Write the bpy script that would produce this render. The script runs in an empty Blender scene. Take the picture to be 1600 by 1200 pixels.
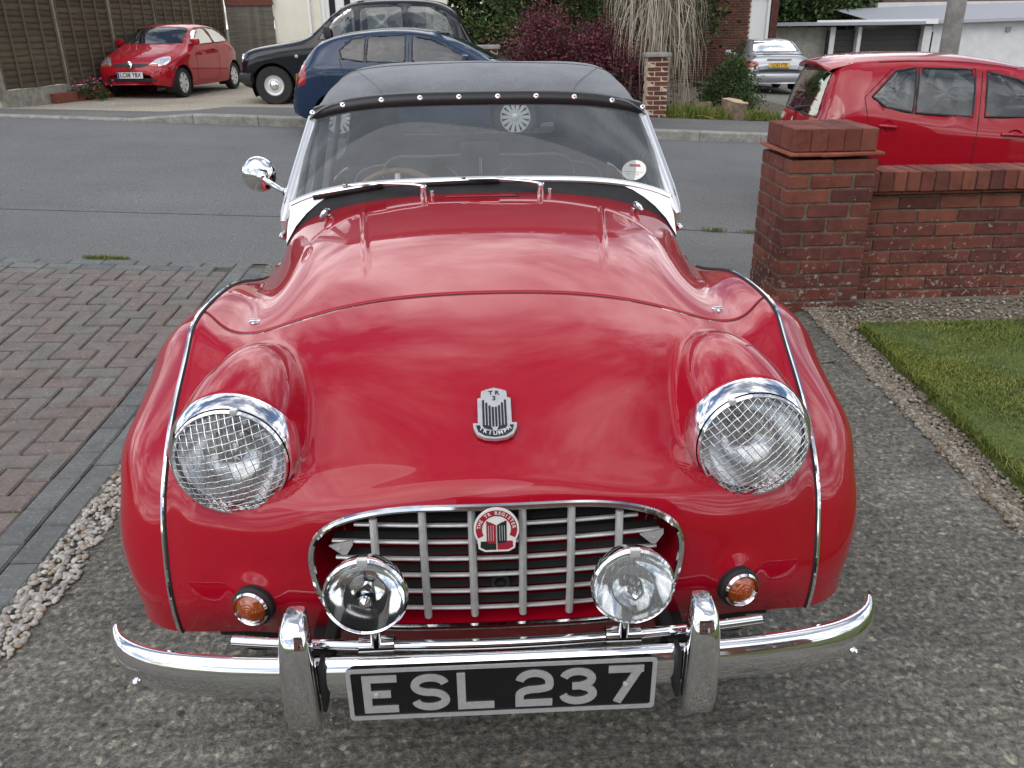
import bpy, bmesh, math, random
import numpy as np
from mathutils import Vector, Matrix, Euler
random.seed(7); rng = np.random.default_rng(7)
R = math.radians
scene = bpy.context.scene
C = scene.collection

# ------------------------------------------------------------------ camera
cam_d = bpy.data.cameras.new('camera'); cam = bpy.data.objects.new('camera', cam_d); C.objects.link(cam)
scene.camera = cam
cam_d.sensor_width = 36; cam_d.lens = 1310.7/1600*36; cam_d.clip_start = .05; cam_d.clip_end = 900
def cam_axes(p, yaw, roll):
    cy, sy, cp, sp = math.cos(yaw), math.sin(yaw), math.cos(p), math.sin(p)
    f = Vector((sy*cp, cy*cp, -sp)); r = Vector((cy, -sy, 0)); u = r.cross(f)
    cr, sr = math.cos(roll), math.sin(roll)
    return cr*r - sr*u, sr*r + cr*u, f
_r, _u, _f = cam_axes(R(23.29), R(2.397), R(.74))
cam.matrix_world = Matrix(((_r.x, _u.x, -_f.x, -.023), (_r.y, _u.y, -_f.y, -1.128), (_r.z, _u.z, -_f.z, 1.442), (0, 0, 0, 1)))

# ------------------------------------------------------------------ world, sun, exposure
SUN_EL, SUN_AZ = 52, 215        # azimuth measured clockwise from +Y
w = bpy.data.worlds.new('World'); scene.world = w; w.use_nodes = True
nt = w.node_tree; nt.nodes.clear()
def N(nt, t, **kw):
    n = nt.nodes.new(t)
    for k, v in kw.items(): setattr(n, k, v)
    return n
def L(nt, a, b): nt.links.new(a, b)
out = N(nt, 'ShaderNodeOutputWorld'); bg = N(nt, 'ShaderNodeBackground'); bg.inputs[1].default_value = .1
sky = N(nt, 'ShaderNodeTexSky', sky_type='NISHITA'); sky.sun_disc = False
sky.sun_elevation = R(SUN_EL); sky.sun_rotation = R(SUN_AZ)
tc = N(nt, 'ShaderNodeTexCoord')
sep = N(nt, 'ShaderNodeSeparateXYZ'); L(nt, tc.outputs['Generated'], sep.inputs[0])
# project the view direction on a cloud deck so the clouds flatten towards the horizon
mx = N(nt, 'ShaderNodeMath', operation='MAXIMUM'); L(nt, sep.outputs[2], mx.inputs[0]); mx.inputs[1].default_value = 0
ad = N(nt, 'ShaderNodeMath', operation='ADD'); L(nt, mx.outputs[0], ad.inputs[0]); ad.inputs[1].default_value = .22
dv = N(nt, 'ShaderNodeVectorMath', operation='DIVIDE'); L(nt, tc.outputs['Generated'], dv.inputs[0]); L(nt, ad.outputs[0], dv.inputs[1])
no = N(nt, 'ShaderNodeTexNoise'); no.inputs['Scale'].default_value = 1.25; no.inputs['Detail'].default_value = 9; no.inputs['Roughness'].default_value = .64; no.inputs['Distortion'].default_value = .35
L(nt, dv.outputs[0], no.inputs['Vector'])
cr = N(nt, 'ShaderNodeValToRGB'); cr.color_ramp.elements[0].position = .42; cr.color_ramp.elements[1].position = .58
L(nt, no.outputs[0], cr.inputs[0])
no2 = N(nt, 'ShaderNodeTexNoise'); no2.inputs['Scale'].default_value = 1.7; no2.inputs['Detail'].default_value = 7; no2.inputs['Roughness'].default_value = .55
L(nt, dv.outputs[0], no2.inputs['Vector'])
cc = N(nt, 'ShaderNodeValToRGB'); cc.color_ramp.elements[0].position = .38; cc.color_ramp.elements[1].position = .60
cc.color_ramp.elements[0].color = (4.2, 4.4, 4.8, 1); cc.color_ramp.elements[1].color = (22, 22, 22.2, 1)
L(nt, no2.outputs[0], cc.inputs[0])
mi = N(nt, 'ShaderNodeMix', data_type='RGBA'); L(nt, cr.outputs[0], mi.inputs[0]); L(nt, sky.outputs[0], mi.inputs[6]); L(nt, cc.outputs[0], mi.inputs[7])
L(nt, mi.outputs[2], bg.inputs[0]); L(nt, bg.outputs[0], out.inputs[0])
sd = bpy.data.lights.new('sun', 'SUN'); sd.energy = 0.9; sd.angle = R(60); sd.color = (1, .96, .9)
so = bpy.data.objects.new('sun', sd); C.objects.link(so); so.location = (0, 0, 30)
_el, _az = R(SUN_EL), R(SUN_AZ)
_sd = Vector((math.sin(_az)*math.cos(_el), math.cos(_az)*math.cos(_el), math.sin(_el)))
so.rotation_euler = (-_sd).to_track_quat('-Z', 'Y').to_euler()
vs = scene.view_settings; vs.view_transform = 'Standard'; vs.look = 'None'; vs.exposure = .38; vs.gamma = 1; vs.use_curve_mapping = False
scene.cycles.max_bounces = 10; scene.cycles.transparent_max_bounces = 16; scene.cycles.caustics_reflective = False; scene.cycles.caustics_refractive = False

# ------------------------------------------------------------------ materials
def new_mat(name):
    m = bpy.data.materials.new(name); m.use_nodes = True
    return m, m.node_tree, m.node_tree.nodes['Principled BSDF']
def pm(name, col, rough=.5, metal=0, coat=0, spec=.5, noise=0, nscale=30, bump=0, bscale=200, emit=None, trans=0, alpha=1, coat_r=.03):
    m, nt, b = new_mat(name)
    b.inputs['Base Color'].default_value = (*col, 1); b.inputs['Roughness'].default_value = rough
    b.inputs['Metallic'].default_value = metal; b.inputs['Coat Weight'].default_value = coat; b.inputs['Coat Roughness'].default_value = coat_r
    b.inputs['Specular IOR Level'].default_value = spec; b.inputs['Transmission Weight'].default_value = trans; b.inputs['Alpha'].default_value = alpha
    if noise:
        tc = N(nt, 'ShaderNodeTexCoord'); n = N(nt, 'ShaderNodeTexNoise'); n.inputs['Scale'].default_value = nscale; n.inputs['Detail'].default_value = 6; n.inputs['Roughness'].default_value = .65
        L(nt, tc.outputs['Object'], n.inputs['Vector'])
        r = N(nt, 'ShaderNodeValToRGB'); r.color_ramp.elements[0].position = .3; r.color_ramp.elements[1].position = .7
        r.color_ramp.elements[0].color = (*[c*(1-noise) for c in col], 1); r.color_ramp.elements[1].color = (*[min(1, c*(1+noise)) for c in col], 1)
        L(nt, n.outputs[0], r.inputs[0]); L(nt, r.outputs[0], b.inputs['Base Color'])
    if bump:
        tc2 = N(nt, 'ShaderNodeTexCoord'); n2 = N(nt, 'ShaderNodeTexNoise'); n2.inputs['Scale'].default_value = bscale; n2.inputs['Detail'].default_value = 5
        L(nt, tc2.outputs['Object'], n2.inputs['Vector'])
        bp = N(nt, 'ShaderNodeBump'); bp.inputs['Strength'].default_value = bump; bp.inputs['Distance'].default_value = .01
        L(nt, n2.outputs[0], bp.inputs['Height']); L(nt, bp.outputs[0], b.inputs['Normal'])
    return m
def ramp(nt, fac, stops):
    r = N(nt, 'ShaderNodeValToRGB'); e = r.color_ramp.elements
    while len(e) > 1: e.remove(e[-1])
    e[0].position = stops[0][0]; e[0].color = (*stops[0][1], 1)
    for p, c in stops[1:]:
        q = e.new(p); q.color = (*c, 1)
    L(nt, fac, r.inputs[0]); return r.outputs[0]
def noise(nt, scale, detail=5, rough=.6, src='Object', stretch=None):
    tc = N(nt, 'ShaderNodeTexCoord'); n = N(nt, 'ShaderNodeTexNoise')
    n.inputs['Scale'].default_value = scale; n.inputs['Detail'].default_value = detail; n.inputs['Roughness'].default_value = rough
    if src == 'World':
        g = N(nt, 'ShaderNodeNewGeometry'); v = g.outputs['Position']
    else: v = tc.outputs[src]
    if stretch:
        mp = N(nt, 'ShaderNodeMapping'); mp.inputs['Scale'].default_value = stretch; L(nt, v, mp.inputs[0]); v = mp.outputs[0]
    L(nt, v, n.inputs['Vector']); return n.outputs[0]
def mixc(nt, fac, a, b, mode='MIX'):
    m = N(nt, 'ShaderNodeMix', data_type='RGBA', blend_type=mode)
    for i, v in ((0, fac), (6, a), (7, b)):
        if hasattr(v, 'node'): L(nt, v, m.inputs[i])
        else: m.inputs[i].default_value = v if i == 0 else (*v, 1)
    return m.outputs[2]
def bumpn(nt, b, h, strength=.5, dist=.01):
    bp = N(nt, 'ShaderNodeBump'); bp.inputs['Strength'].default_value = strength; bp.inputs['Distance'].default_value = dist
    L(nt, h, bp.inputs['Height']); L(nt, bp.outputs[0], b.inputs['Normal'])

M = {}
def paint(name, col, flake=0):
    m, nt, b = new_mat(name)
    b.inputs['Base Color'].default_value = (*col, 1); b.inputs['Roughness'].default_value = .38; b.inputs['Coat Weight'].default_value = .88; b.inputs['Coat Roughness'].default_value = .015; b.inputs['Coat IOR'].default_value = 1.52
    b.inputs['Specular IOR Level'].default_value = .04; b.inputs['Metallic'].default_value = flake
    # very slight orange peel and dust film
    h = noise(nt, 9, 3); bumpn(nt, b, h, .015, .02)
    d = noise(nt, 60, 6, .7); c = ramp(nt, d, [(.35, (.006,)*3), (.8, (.03,)*3)])
    L(nt, c, b.inputs['Coat Roughness'])
    return m
M['red'] = paint('red_cellulose', (.375, .0028, .0165))
M['red2'] = paint('red_hatch_paint', (.33, .006, .016))
M['red3'] = paint('red_small_car_paint', (.36, .008, .018))
M['blue'] = paint('navy_paint', (.013, .029, .068), .2)
M['black'] = paint('black_paint', (.008, .009, .013))
M['silver'] = paint('silver_paint', (.42, .43, .45), .75)
def chrome_mat():
    m, nt, b = new_mat('chrome'); b.inputs['Metallic'].default_value = 1; b.inputs['Base Color'].default_value = (.82, .82, .83, 1)
    c = ramp(nt, noise(nt, 35, 6, .7), [(.4, (.03,)*3), (.8, (.13,)*3)]); L(nt, c, b.inputs['Roughness'])
    return m
M['chrome'] = chrome_mat()
M['alu'] = pm('satin_aluminium', (.74, .74, .73), .40, .55, noise=.12, nscale=60)
M['white_frame'] = pm('polished_pillar', (.72, .73, .74), .22, .55, noise=.05)
M['black_vinyl'] = pm('black_vinyl', (.012, .012, .014), .38, noise=.3, bump=.1, bscale=300)
M['rubber'] = pm('rubber', (.014, .014, .015), .7, noise=.4, nscale=20)
M['dark'] = pm('dark_cavity', (.008, .008, .008), .8)
M['plate_black'] = pm('plate_black', (.006, .006, .007), .3, noise=.3)
M['plate_silver'] = pm('plate_silver', (.50, .50, .505), .42, .35, noise=.1, nscale=80)
M['plate_white'] = pm('plate_white', (.78, .79, .78), .35)
M['plate_yellow'] = pm('plate_yellow', (.72, .42, .03), .35)
M['white'] = pm('white_enamel', (.78, .77, .74), .35, noise=.04)
M['badge_red'] = pm('badge_red', (.34, .008, .03), .25, coat=1)
M['badge_black'] = pm('badge_black', (.012, .012, .014), .25, coat=1)
M['amber'] = pm('amber_lens', (.50, .085, .004), .12, coat=1, trans=.35)
M['tail_red'] = pm('tail_lens', (.32, .006, .010), .12, coat=1)
M['clearlens'] = pm('lamp_reflector', (.93, .94, .95), .14, .85)
M['wood'] = pm('wheel_wood', (.42, .24, .12), .4, noise=.3)
M['leather'] = pm('black_leather', (.02, .02, .021), .55, noise=.2)
M['pipe'] = pm('cream_piping', (.45, .42, .36), .6)
M['trim_black'] = pm('black_plastic', (.018, .018, .02), .5, noise=.2)
def canvas_mat():
    m, nt, b = new_mat('canvas'); b.inputs['Specular IOR Level'].default_value = .08; b.inputs['Roughness'].default_value = 1; b.inputs['Sheen Weight'].default_value = .3
    c = ramp(nt, noise(nt, 5, 8, .7), [(.3, (.125, .132, .146)), (.55, (.185, .193, .208)), (.75, (.23, .238, .252))])
    wv = noise(nt, 500, 2, .5); c2 = mixc(nt, .9, c, ramp(nt, wv, [(.35, (.5,)*3), (.65, (1.35,)*3)]), 'MULTIPLY')
    L(nt, c2, b.inputs['Base Color']); bumpn(nt, b, wv, .25, .002); return m
M['canvas'] = canvas_mat()
def glass_mat(name, tint=(.93, .96, .95), refl=1.5, dirt_haze=.0):
    m = bpy.data.materials.new(name); m.use_nodes = True; nt = m.node_tree; nt.nodes.clear()
    o = N(nt, 'ShaderNodeOutputMaterial'); t = N(nt, 'ShaderNodeBsdfTransparent'); t.inputs[0].default_value = (*tint, 1)
    g = N(nt, 'ShaderNodeBsdfGlossy'); g.inputs['Roughness'].default_value = .01; g.inputs[0].default_value = (.95, .97, 1, 1)
    f = N(nt, 'ShaderNodeFresnel'); f.inputs[0].default_value = refl
    mx = N(nt, 'ShaderNodeMixShader'); L(nt, f.outputs[0], mx.inputs[0]); L(nt, t.outputs[0], mx.inputs[1]); L(nt, g.outputs[0], mx.inputs[2])
    last = mx.outputs[0]
    if dirt_haze:
        d = N(nt, 'ShaderNodeBsdfDiffuse'); d.inputs[0].default_value = (.56, .61, .63, 1)  # bluish diffuse film; on the windscreen it paints in reflected sky haze
        m2 = N(nt, 'ShaderNodeMixShader'); c = ramp(nt, noise(nt, 8, 6, .6), [(.3, (dirt_haze*.7,)*3), (.7, (dirt_haze*1.2,)*3)]); L(nt, c, m2.inputs[0]); L(nt, last, m2.inputs[1]); L(nt, d.outputs[0], m2.inputs[2]); last = m2.outputs[0]
    L(nt, last, o.inputs[0]); return m
M['glass'] = glass_mat('windscreen_glass', dirt_haze=.115)
M['vinyl_window'] = glass_mat('clear_vinyl', (.75, .78, .78), 1.45, dirt_haze=.10)
M['car_glass'] = glass_mat('tinted_car_glass', (.32, .37, .36), 1.75, dirt_haze=.015)
M['dark_glass'] = glass_mat('privacy_glass', (.10, .12, .12), 1.6)
M['spot_reflector'] = pm('spot_reflector', (.96, .97, .98), .07, .92)
M['lens_glass'] = glass_mat('lens_glass', (.97, .98, .98), 1.5)

# ------------------------------------------------------------------ mesh helpers
def obj(name, verts, faces, mat, parent=None, smooth=True, loc=None):
    me = bpy.data.meshes.new(name); me.from_pydata([tuple(map(float, v)) for v in verts], [], [tuple(map(int, f)) for f in faces]); me.update()
    if smooth: me.polygons.foreach_set('use_smooth', [True]*len(me.polygons))
    if mat is not None: me.materials.append(M[mat] if isinstance(mat, str) else mat)
    o = bpy.data.objects.new(name, me); C.objects.link(o)
    if parent is not None: o.parent = parent
    if loc is not None: o.location = loc
    return o
def tag(o, label=None, cat=None, group=None, kind=None):
    if label: o['label'] = label
    if cat: o['category'] = cat
    if group: o['group'] = group
    if kind: o['kind'] = kind
    return o
def empty(name, loc=(0, 0, 0), rz=0, label=None, cat=None, group=None):
    o = bpy.data.objects.new(name, None); C.objects.link(o); o.location = loc; o.rotation_euler = (0, 0, rz); o.empty_display_size = .1
    return tag(o, label, cat, group)
def shade_flat_angle(o, ang=35):
    me = o.data; bm = bmesh.new(); bm.from_mesh(me)
    bm.normal_update()
    for e in bm.edges:
        e.smooth = not (len(e.link_faces) == 2 and e.calc_face_angle(0) > R(ang))
    bm.to_mesh(me); bm.free(); return o
class MB:
    """collects shapes into one mesh"""
    def __init__(s): s.v = []; s.f = []
    def add(s, v, f):
        o = len(s.v); s.v += [tuple(p) for p in v]; s.f += [tuple(i+o for i in q) for q in f]; return s
    def box(s, c, d, rot=None, bev=0):
        x, y, z = [q/2 for q in d]
        if bev:
            bm = bmesh.new(); bmesh.ops.create_cube(bm, size=1, matrix=Matrix.Diagonal((*d, 1)))
            bmesh.ops.bevel(bm, geom=bm.edges[:], offset=bev, segments=2, affect='EDGES', profile=.6)
            vs_ = [v.co.copy() for v in bm.verts]; bm.verts.index_update(); fs = [[v.index for v in f.verts] for f in bm.faces]; bm.free()
        else:
            vs_ = [Vector((i*x, j*y, k*z)) for k in (-1, 1) for j in (-1, 1) for i in (-1, 1)]
            fs = [(0, 2, 3, 1), (4, 5, 7, 6), (0, 1, 5, 4), (2, 6, 7, 3), (0, 4, 6, 2), (1, 3, 7, 5)]
        if rot is not None:
            m = rot if isinstance(rot, Matrix) else Euler(rot).to_matrix()
            vs_ = [m @ v for v in vs_]
        c = Vector(c); return s.add([v+c for v in vs_], fs)
    def lathe(s, prof, c=(0, 0, 0), axis=(0, -1, 0), seg=32, up=None):
        """prof: list of (radius, height along axis)"""
        ax = Vector(axis).normalized(); t = Vector((0, 0, 1)) if abs(ax.z) < .9 else Vector((1, 0, 0))
        e1 = t.cross(ax).normalized(); e2 = ax.cross(e1); c = Vector(c); V = []; F = []
        for r_, h in prof:
            for k in range(seg):
                a = 2*math.pi*k/seg; V.append(c + ax*h + (e1*math.cos(a) + e2*math.sin(a))*r_)
        for i in range(len(prof)-1):
            for k in range(seg):
                a, b_ = i*seg+k, i*seg+(k+1) % seg
                F.append((a, b_, b_+seg, a+seg))
        return s.add(V, F)
    def tube(s, pts, r, seg=8, closed=False, flat=1.0, up=(0, 0, 1), caps=True):
        P = [Vector(p) for p in pts]; n = len(P); V = []; F = []
        rr = r if hasattr(r, '__len__') else [r]*n
        prev = None
        for i, p in enumerate(P):
            d = (P[(i+1) % n]-P[i-1]) if closed or 0 < i < n-1 else (P[1]-P[0] if i == 0 else P[-1]-P[-2])
            d.normalize(); u = Vector(up) if prev is None else prev
            e1 = d.cross(u)
            if e1.length < 1e-4: e1 = d.cross(Vector((1, .3, .2)))
            e1.normalize(); e2 = e1.cross(d); e2.normalize(); prev = e2
            for k in range(seg):
                a = 2*math.pi*k/seg; V.append(p + e1*math.cos(a)*rr[i] + e2*math.sin(a)*rr[i]*flat)
        m = n if closed else n-1
        for i in range(m):
            for k in range(seg):
                a = i*seg+k; b_ = i*seg+(k+1) % seg; c_ = ((i+1) % n)*seg+(k+1) % seg; d_ = ((i+1) % n)*seg+k
                F.append((a, b_, c_, d_))
        if caps and not closed:
            F.append(tuple(reversed(range(seg)))); F.append(tuple(range((n-1)*seg, n*seg)))
        return s.add(V, F)
    def prism(s, poly, depth, frame=None):
        """poly: 2D outline (ccw) extruded; frame: Matrix mapping (u,v,w)"""
        n = len(poly); V = [Vector((p[0], p[1], 0)) for p in poly]+[Vector((p[0], p[1], depth)) for p in poly]
        F = [tuple(reversed(range(n))), tuple(range(n, 2*n))]+[(i, (i+1) % n, n+(i+1) % n, n+i) for i in range(n)]
        if frame is not None: V = [frame @ v for v in V]
        return s.add(V, F)
    def build(s, name, mat, parent=None, smooth=True, ang=35):
        o = obj(name, s.v, s.f, mat, parent, smooth)
        if smooth and ang: shade_flat_angle(o, ang)
        return o
def spline(t, K, P):
    """natural cubic spline through rows P (n,d) at knots K, evaluated at t"""
    K = np.asarray(K, float); P = np.asarray(P, float); n = len(K); h = np.diff(K)
    A = np.eye(n); B = np.zeros_like(P)
    for i in range(1, n-1):
        A[i, i-1] = h[i-1]; A[i, i] = 2*(h[i-1]+h[i]); A[i, i+1] = h[i]
        B[i] = 6*((P[i+1]-P[i])/h[i]-(P[i]-P[i-1])/h[i-1])
    m = np.linalg.solve(A, B.reshape(n, -1)).reshape(P.shape); t = np.asarray(t, float)
    i = np.clip(np.searchsorted(K, t, side='right')-1, 0, n-2); sh = (len(t),)+(1,)*(P.ndim-1)
    a = (K[i+1]-t).reshape(sh); b = (t-K[i]).reshape(sh); hh = h[i].reshape(sh)
    return m[i]*a**3/(6*hh)+m[i+1]*b**3/(6*hh)+(P[i]/hh-m[i]*hh/6)*a+(P[i+1]/hh-m[i+1]*hh/6)*b
def smooth_curve(pts, n, closed=False):
    P = np.array(pts, float)
    if closed: P = np.vstack([P[-3:], P, P[:4]])
    d = np.r_[0, np.cumsum(np.linalg.norm(np.diff(P, axis=0), axis=1))]
    if closed: t = np.linspace(d[3], d[-4], n, endpoint=False)
    else: t = np.linspace(0, d[-1], n)
    return spline(t, d, P)
def grid_faces(nr, nc, wrap=False):
    return [(i*nc+j, i*nc+(j+1) % nc, (i+1)*nc+(j+1) % nc, (i+1)*nc+j) for i in range(nr-1) for j in range(nc if wrap else nc-1)]
def inside_poly(x, y, poly):
    c = np.zeros(len(x), bool); n = len(poly)
    for i in range(n):
        x0, y0 = poly[i]; x1, y1 = poly[i-1]
        if y0 == y1: continue
        c ^= ((y0 > y) != (y1 > y)) & (x < (x1-x0)*(y-y0)/(y1-y0)+x0)
    return c
def nearest_on_poly(x, y, poly):
    P = np.array(poly); Q = np.roll(P, -1, 0); D = Q-P; L2 = np.maximum((D**2).sum(1), 1e-12)
    p = np.stack([x, y], -1)[:, None, :]; t = np.clip(((p-P)*D).sum(-1)/L2, 0, 1); q = P+t[..., None]*D
    k = ((p-q)**2).sum(-1).argmin(1); return q[np.arange(len(x)), k]
def cut_hole(V, F, ax, poly, ok):
    """drop faces inside a 2D outline (axes ax) where ok(vertex) holds; the rim is moved onto the outline"""
    V = np.array(V, float); ins = inside_poly(V[:, ax[0]], V[:, ax[1]], poly) & ok(V)
    keep = []; mixed = set()
    for f in F:
        k = sum(bool(ins[i]) for i in f)
        if k == len(f): continue
        keep.append(f)
        if k: mixed.update(i for i in f if ins[i])
    mixed = np.array(sorted(mixed), int)
    if len(mixed):
        W = V.copy(); q = nearest_on_poly(V[mixed, ax[0]], V[mixed, ax[1]], poly)
        o = 3-ax[0]-ax[1]
        outv = np.where(~ins & ok(V))[0]
        for m_, (a, b) in zip(mixed, q):
            d = (V[outv, ax[0]]-a)**2+(V[outv, ax[1]]-b)**2+.15*(V[outv, o]-V[m_, o])**2; k = np.argsort(d)[:4]; wgt = 1/(d[k]+1e-8)
            allv = V[outv[k], o]
            W[m_, ax[0]] = a; W[m_, ax[1]] = b; W[m_, o] = .5*(allv*wgt).sum()/wgt.sum()+.5*V[m_, o]
        V = W
    used = sorted({i for f in keep for i in f}); mp = {i: k for k, i in enumerate(used)}
    return V[used], [tuple(mp[i] for i in f) for f in keep]
def text_mesh(name, s, size, mat, parent, frame, extrude=.001, offset=0, sx=1.0, align='CENTER', space=1.0):
    cu = bpy.data.curves.new(name, 'FONT'); cu.body = s; cu.size = size; cu.extrude = extrude; cu.offset = offset; cu.align_x = align; cu.align_y = 'CENTER'; cu.space_character = space; cu.resolution_u = 3
    t = bpy.data.objects.new(name+'_curve', cu); C.objects.link(t)
    dg = bpy.context.evaluated_depsgraph_get(); me = bpy.data.meshes.new_from_object(t.evaluated_get(dg))
    bpy.data.objects.remove(t); bpy.data.curves.remove(cu)
    me.transform(frame @ Matrix.Diagonal((sx, 1, 1, 1))); me.materials.clear(); me.materials.append(M[mat]); me.name = name
    o = bpy.data.objects.new(name, me); C.objects.link(o); o.parent = parent; return o
def frame_of(o, x, y):
    """matrix with local X along x, Y along y, Z = out of the face"""
    x = Vector(x).normalized(); y = Vector(y); z = x.cross(y).normalized(); y = z.cross(x); o = Vector(o)
    return Matrix(((x.x, y.x, z.x, o.x), (x.y, y.y, z.y, o.y), (x.z, y.z, z.z, o.z), (0, 0, 0, 1)))
def copy_tree(o, parent=None):
    c = o.copy(); C.objects.link(c); c.parent = parent
    for ch in list(o.children): copy_tree(ch, c)
    return c
def smoothstep(a, b, t):
    t = np.clip((np.asarray(t, float)-a)/(b-a), 0, 1); return t*t*(3-2*t)
def ground_z(x, y):
    x = np.asarray(x, float); y = np.asarray(y, float)
    s = np.where(x > 1.62, smoothstep(3.4, 4.4, y), smoothstep(1.6, 4.1, y))
    k = np.where(x > 0, .05, .05-.03*smoothstep(11.6, 15, y))
    dip = -.035*np.clip(x-1.2, 0, 5)*smoothstep(4.4, 5.8, y)*(1-smoothstep(8.5, 11, y))
    return -k*np.clip(x, -22, 22)*s+dip
# ================================================================== ground and street
def sheet(name, x0, x1, y0, y1, nx, ny, mat, dz=0, kind='structure', parent=None, fx=None, thick=0):
    V = []
    for y in np.linspace(y0, y1, ny+1):
        a, b = (x0, x1) if fx is None else fx(y)
        for x in np.linspace(a, b, nx+1): V.append((x, y, float(ground_z(x, y))+dz))
    o = obj(name, V, grid_faces(ny+1, nx+1), mat, parent)
    if parent is None: o['kind'] = kind
    return o
def concrete_mat():
    m, nt, b = new_mat('weathered_concrete'); b.inputs['Roughness'].default_value = .9; b.inputs['Specular IOR Level'].default_value = .25
    big = noise(nt, 1.3, 6, .65); c = ramp(nt, big, [(.3, (.140, .137, .124)), (.52, (.188, .184, .168)), (.72, (.265, .258, .238))])
    sp = noise(nt, 60, 5, .75); c = mixc(nt, 1.0, c, ramp(nt, sp, [(.28, (.25,)*3), (.5, (.95,)*3), (.70, (1.9, 1.84, 1.7))]), 'MULTIPLY')
    vo = N(nt, 'ShaderNodeTexVoronoi'); vo.inputs['Scale'].default_value = 95; tc = N(nt, 'ShaderNodeTexCoord'); L(nt, tc.outputs['Object'], vo.inputs['Vector'])
    vo.inputs['Scale'].default_value = 80
    stone = ramp(nt, vo.outputs['Color'], [(.0, (.55, .53, .48)), (.3, (.95, .95, .95)), (.72, (1.15, 1.1, 1.0)), (.88, (2.1, 2.0, 1.8)), (.96, (2.3, 2.2, 2.0)), (1, (2.0, 1.1, .7))])
    c = mixc(nt, .75, c, stone, 'MULTIPLY')
    st = noise(nt, 4, 7, .7); c = mixc(nt, ramp(nt, st, [(.60, (0,)*3), (.74, (.55,)*3)]), c, (.42, .40, .36))
    bl = noise(nt, 2.3, 7, .7); c = mixc(nt, ramp(nt, bl, [(.56, (0,)*3), (.74, (.7,)*3)]), c, (.05, .05, .045))
    rid = noise(nt, 1, 5, .65, stretch=(4.5, 46, 1)); c = mixc(nt, .45, c, ramp(nt, rid, [(.34, (.52, .52, .50)), (.5, (1,)*3), (.64, (1.35, 1.33, 1.28))]), 'MULTIPLY')
    L(nt, c, b.inputs['Base Color']); a = N(nt, 'ShaderNodeMath', operation='MULTIPLY_ADD'); L(nt, rid, a.inputs[0]); a.inputs[1].default_value = .7
    sp2 = noise(nt, 120, 5, .75); L(nt, sp2, a.inputs[2]); bumpn(nt, b, a.outputs[0], .8, .012); return m
def tarmac_mat(name, lo, hi, scale=95):
    m, nt, b = new_mat(name); b.inputs['Roughness'].default_value = .88; b.inputs['Specular IOR Level'].default_value = .3
    c = ramp(nt, noise(nt, .6, 7, .62), [(.3, lo), (.7, hi)])
    sp = noise(nt, scale, 3, .7); c = mixc(nt, .85, c, ramp(nt, sp, [(.30, (.38,)*3), (.5, (1,)*3), (.68, (1.95,)*3)]), 'MULTIPLY')
    w_ = noise(nt, 1, 5, .6, stretch=(.6, 1.6, 1)); c = mixc(nt, .22, c, ramp(nt, w_, [(.35, (.82,)*3), (.65, (1.15,)*3)]), 'MULTIPLY')
    L(nt, c, b.inputs['Base Color']); bumpn(nt, b, sp, .7, .008); return m
M['concrete'] = concrete_mat()
M['road'] = tarmac_mat('road_tarmac', (.120, .121, .121), (.160, .160, .158))
M['path_tar'] = tarmac_mat('footway_tarmac', (.127, .127, .125), (.166, .165, .162), 120)
M['far_path'] = tarmac_mat('far_footway_tarmac', (.10, .10, .10), (.165, .16, .15), 90)
M['far_drive'] = tarmac_mat('pale_drive', (.30, .265, .21), (.42, .38, .31), 40)
M['earth'] = pm('earth', (.10, .08, .055), .95, noise=.5, nscale=6, bump=.6, bscale=40)
M['terrain'] = pm('rough_ground', (.09, .10, .055), .95, noise=.4, nscale=2)
def drive_edge(y): return 1.62+.066*(y-.97)
def upnoise(nx, ny, cx, cy):
    g = rng.normal(size=(cy+1, cx+1)); xi = np.linspace(0, cx-1e-6, nx); yi = np.linspace(0, cy-1e-6, ny); i, j = yi.astype(int), xi.astype(int); fy, fx_ = (yi-i)[:, None], (xi-j)[None]; fy = fy*fy*(3-2*fy); fx_ = fx_*fx_*(3-2*fx_)
    return (g[i][:, j]*(1-fx_)+g[i][:, j+1]*fx_)*(1-fy)+(g[i+1][:, j]*(1-fx_)+g[i+1][:, j+1]*fx_)*fy
def slab(name, y0, y1, nx, ny, rough):
    ys_ = np.linspace(y0, y1, ny); X = np.array([np.linspace(-1.33, drive_edge(y_), nx) for y_ in ys_]); Y = np.repeat(ys_[:, None], nx, 1); Z = ground_z(X, Y)
    if rough:
        lx, ly = 3.0, y1-y0; n_ = .0010*upnoise(nx, ny, int(lx/.007), int(ly/.007))+.0011*upnoise(nx, ny, int(lx/.018), int(ly/.016))+.0014*upnoise(nx, ny, int(lx/.22), int(ly/.022))+.0010*upnoise(nx, ny, int(lx/.09), int(ly/.05))
        Z = Z+n_*np.minimum(1, np.minimum(Y-y0, y1-Y)/.1)-.002
    V_ = np.stack([X, Y, Z], -1).reshape(-1, 3); k_ = (np.arange(ny-1)[:, None]*nx+np.arange(nx-1)).ravel(); F_ = np.stack([k_, k_+1, k_+nx+1, k_+nx], 1)
    me = bpy.data.meshes.new(name); me.vertices.add(len(V_)); me.vertices.foreach_set('co', V_.ravel()); me.loops.add(F_.size); me.loops.foreach_set('vertex_index', F_.ravel().astype(np.int32)); me.polygons.add(len(F_)); me.polygons.foreach_set('loop_start', (np.arange(len(F_))*4).astype(np.int32)); me.polygons.foreach_set('use_smooth', np.ones(len(F_), bool)); me.update(calc_edges=True); me.validate()
    me.materials.append(M['concrete']); return me
dm_ = slab('driveway', -.5, 2.4, 520, 500, True)
drv = bpy.data.objects.new('driveway', dm_); C.objects.link(drv); drv['kind'] = 'structure'
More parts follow.
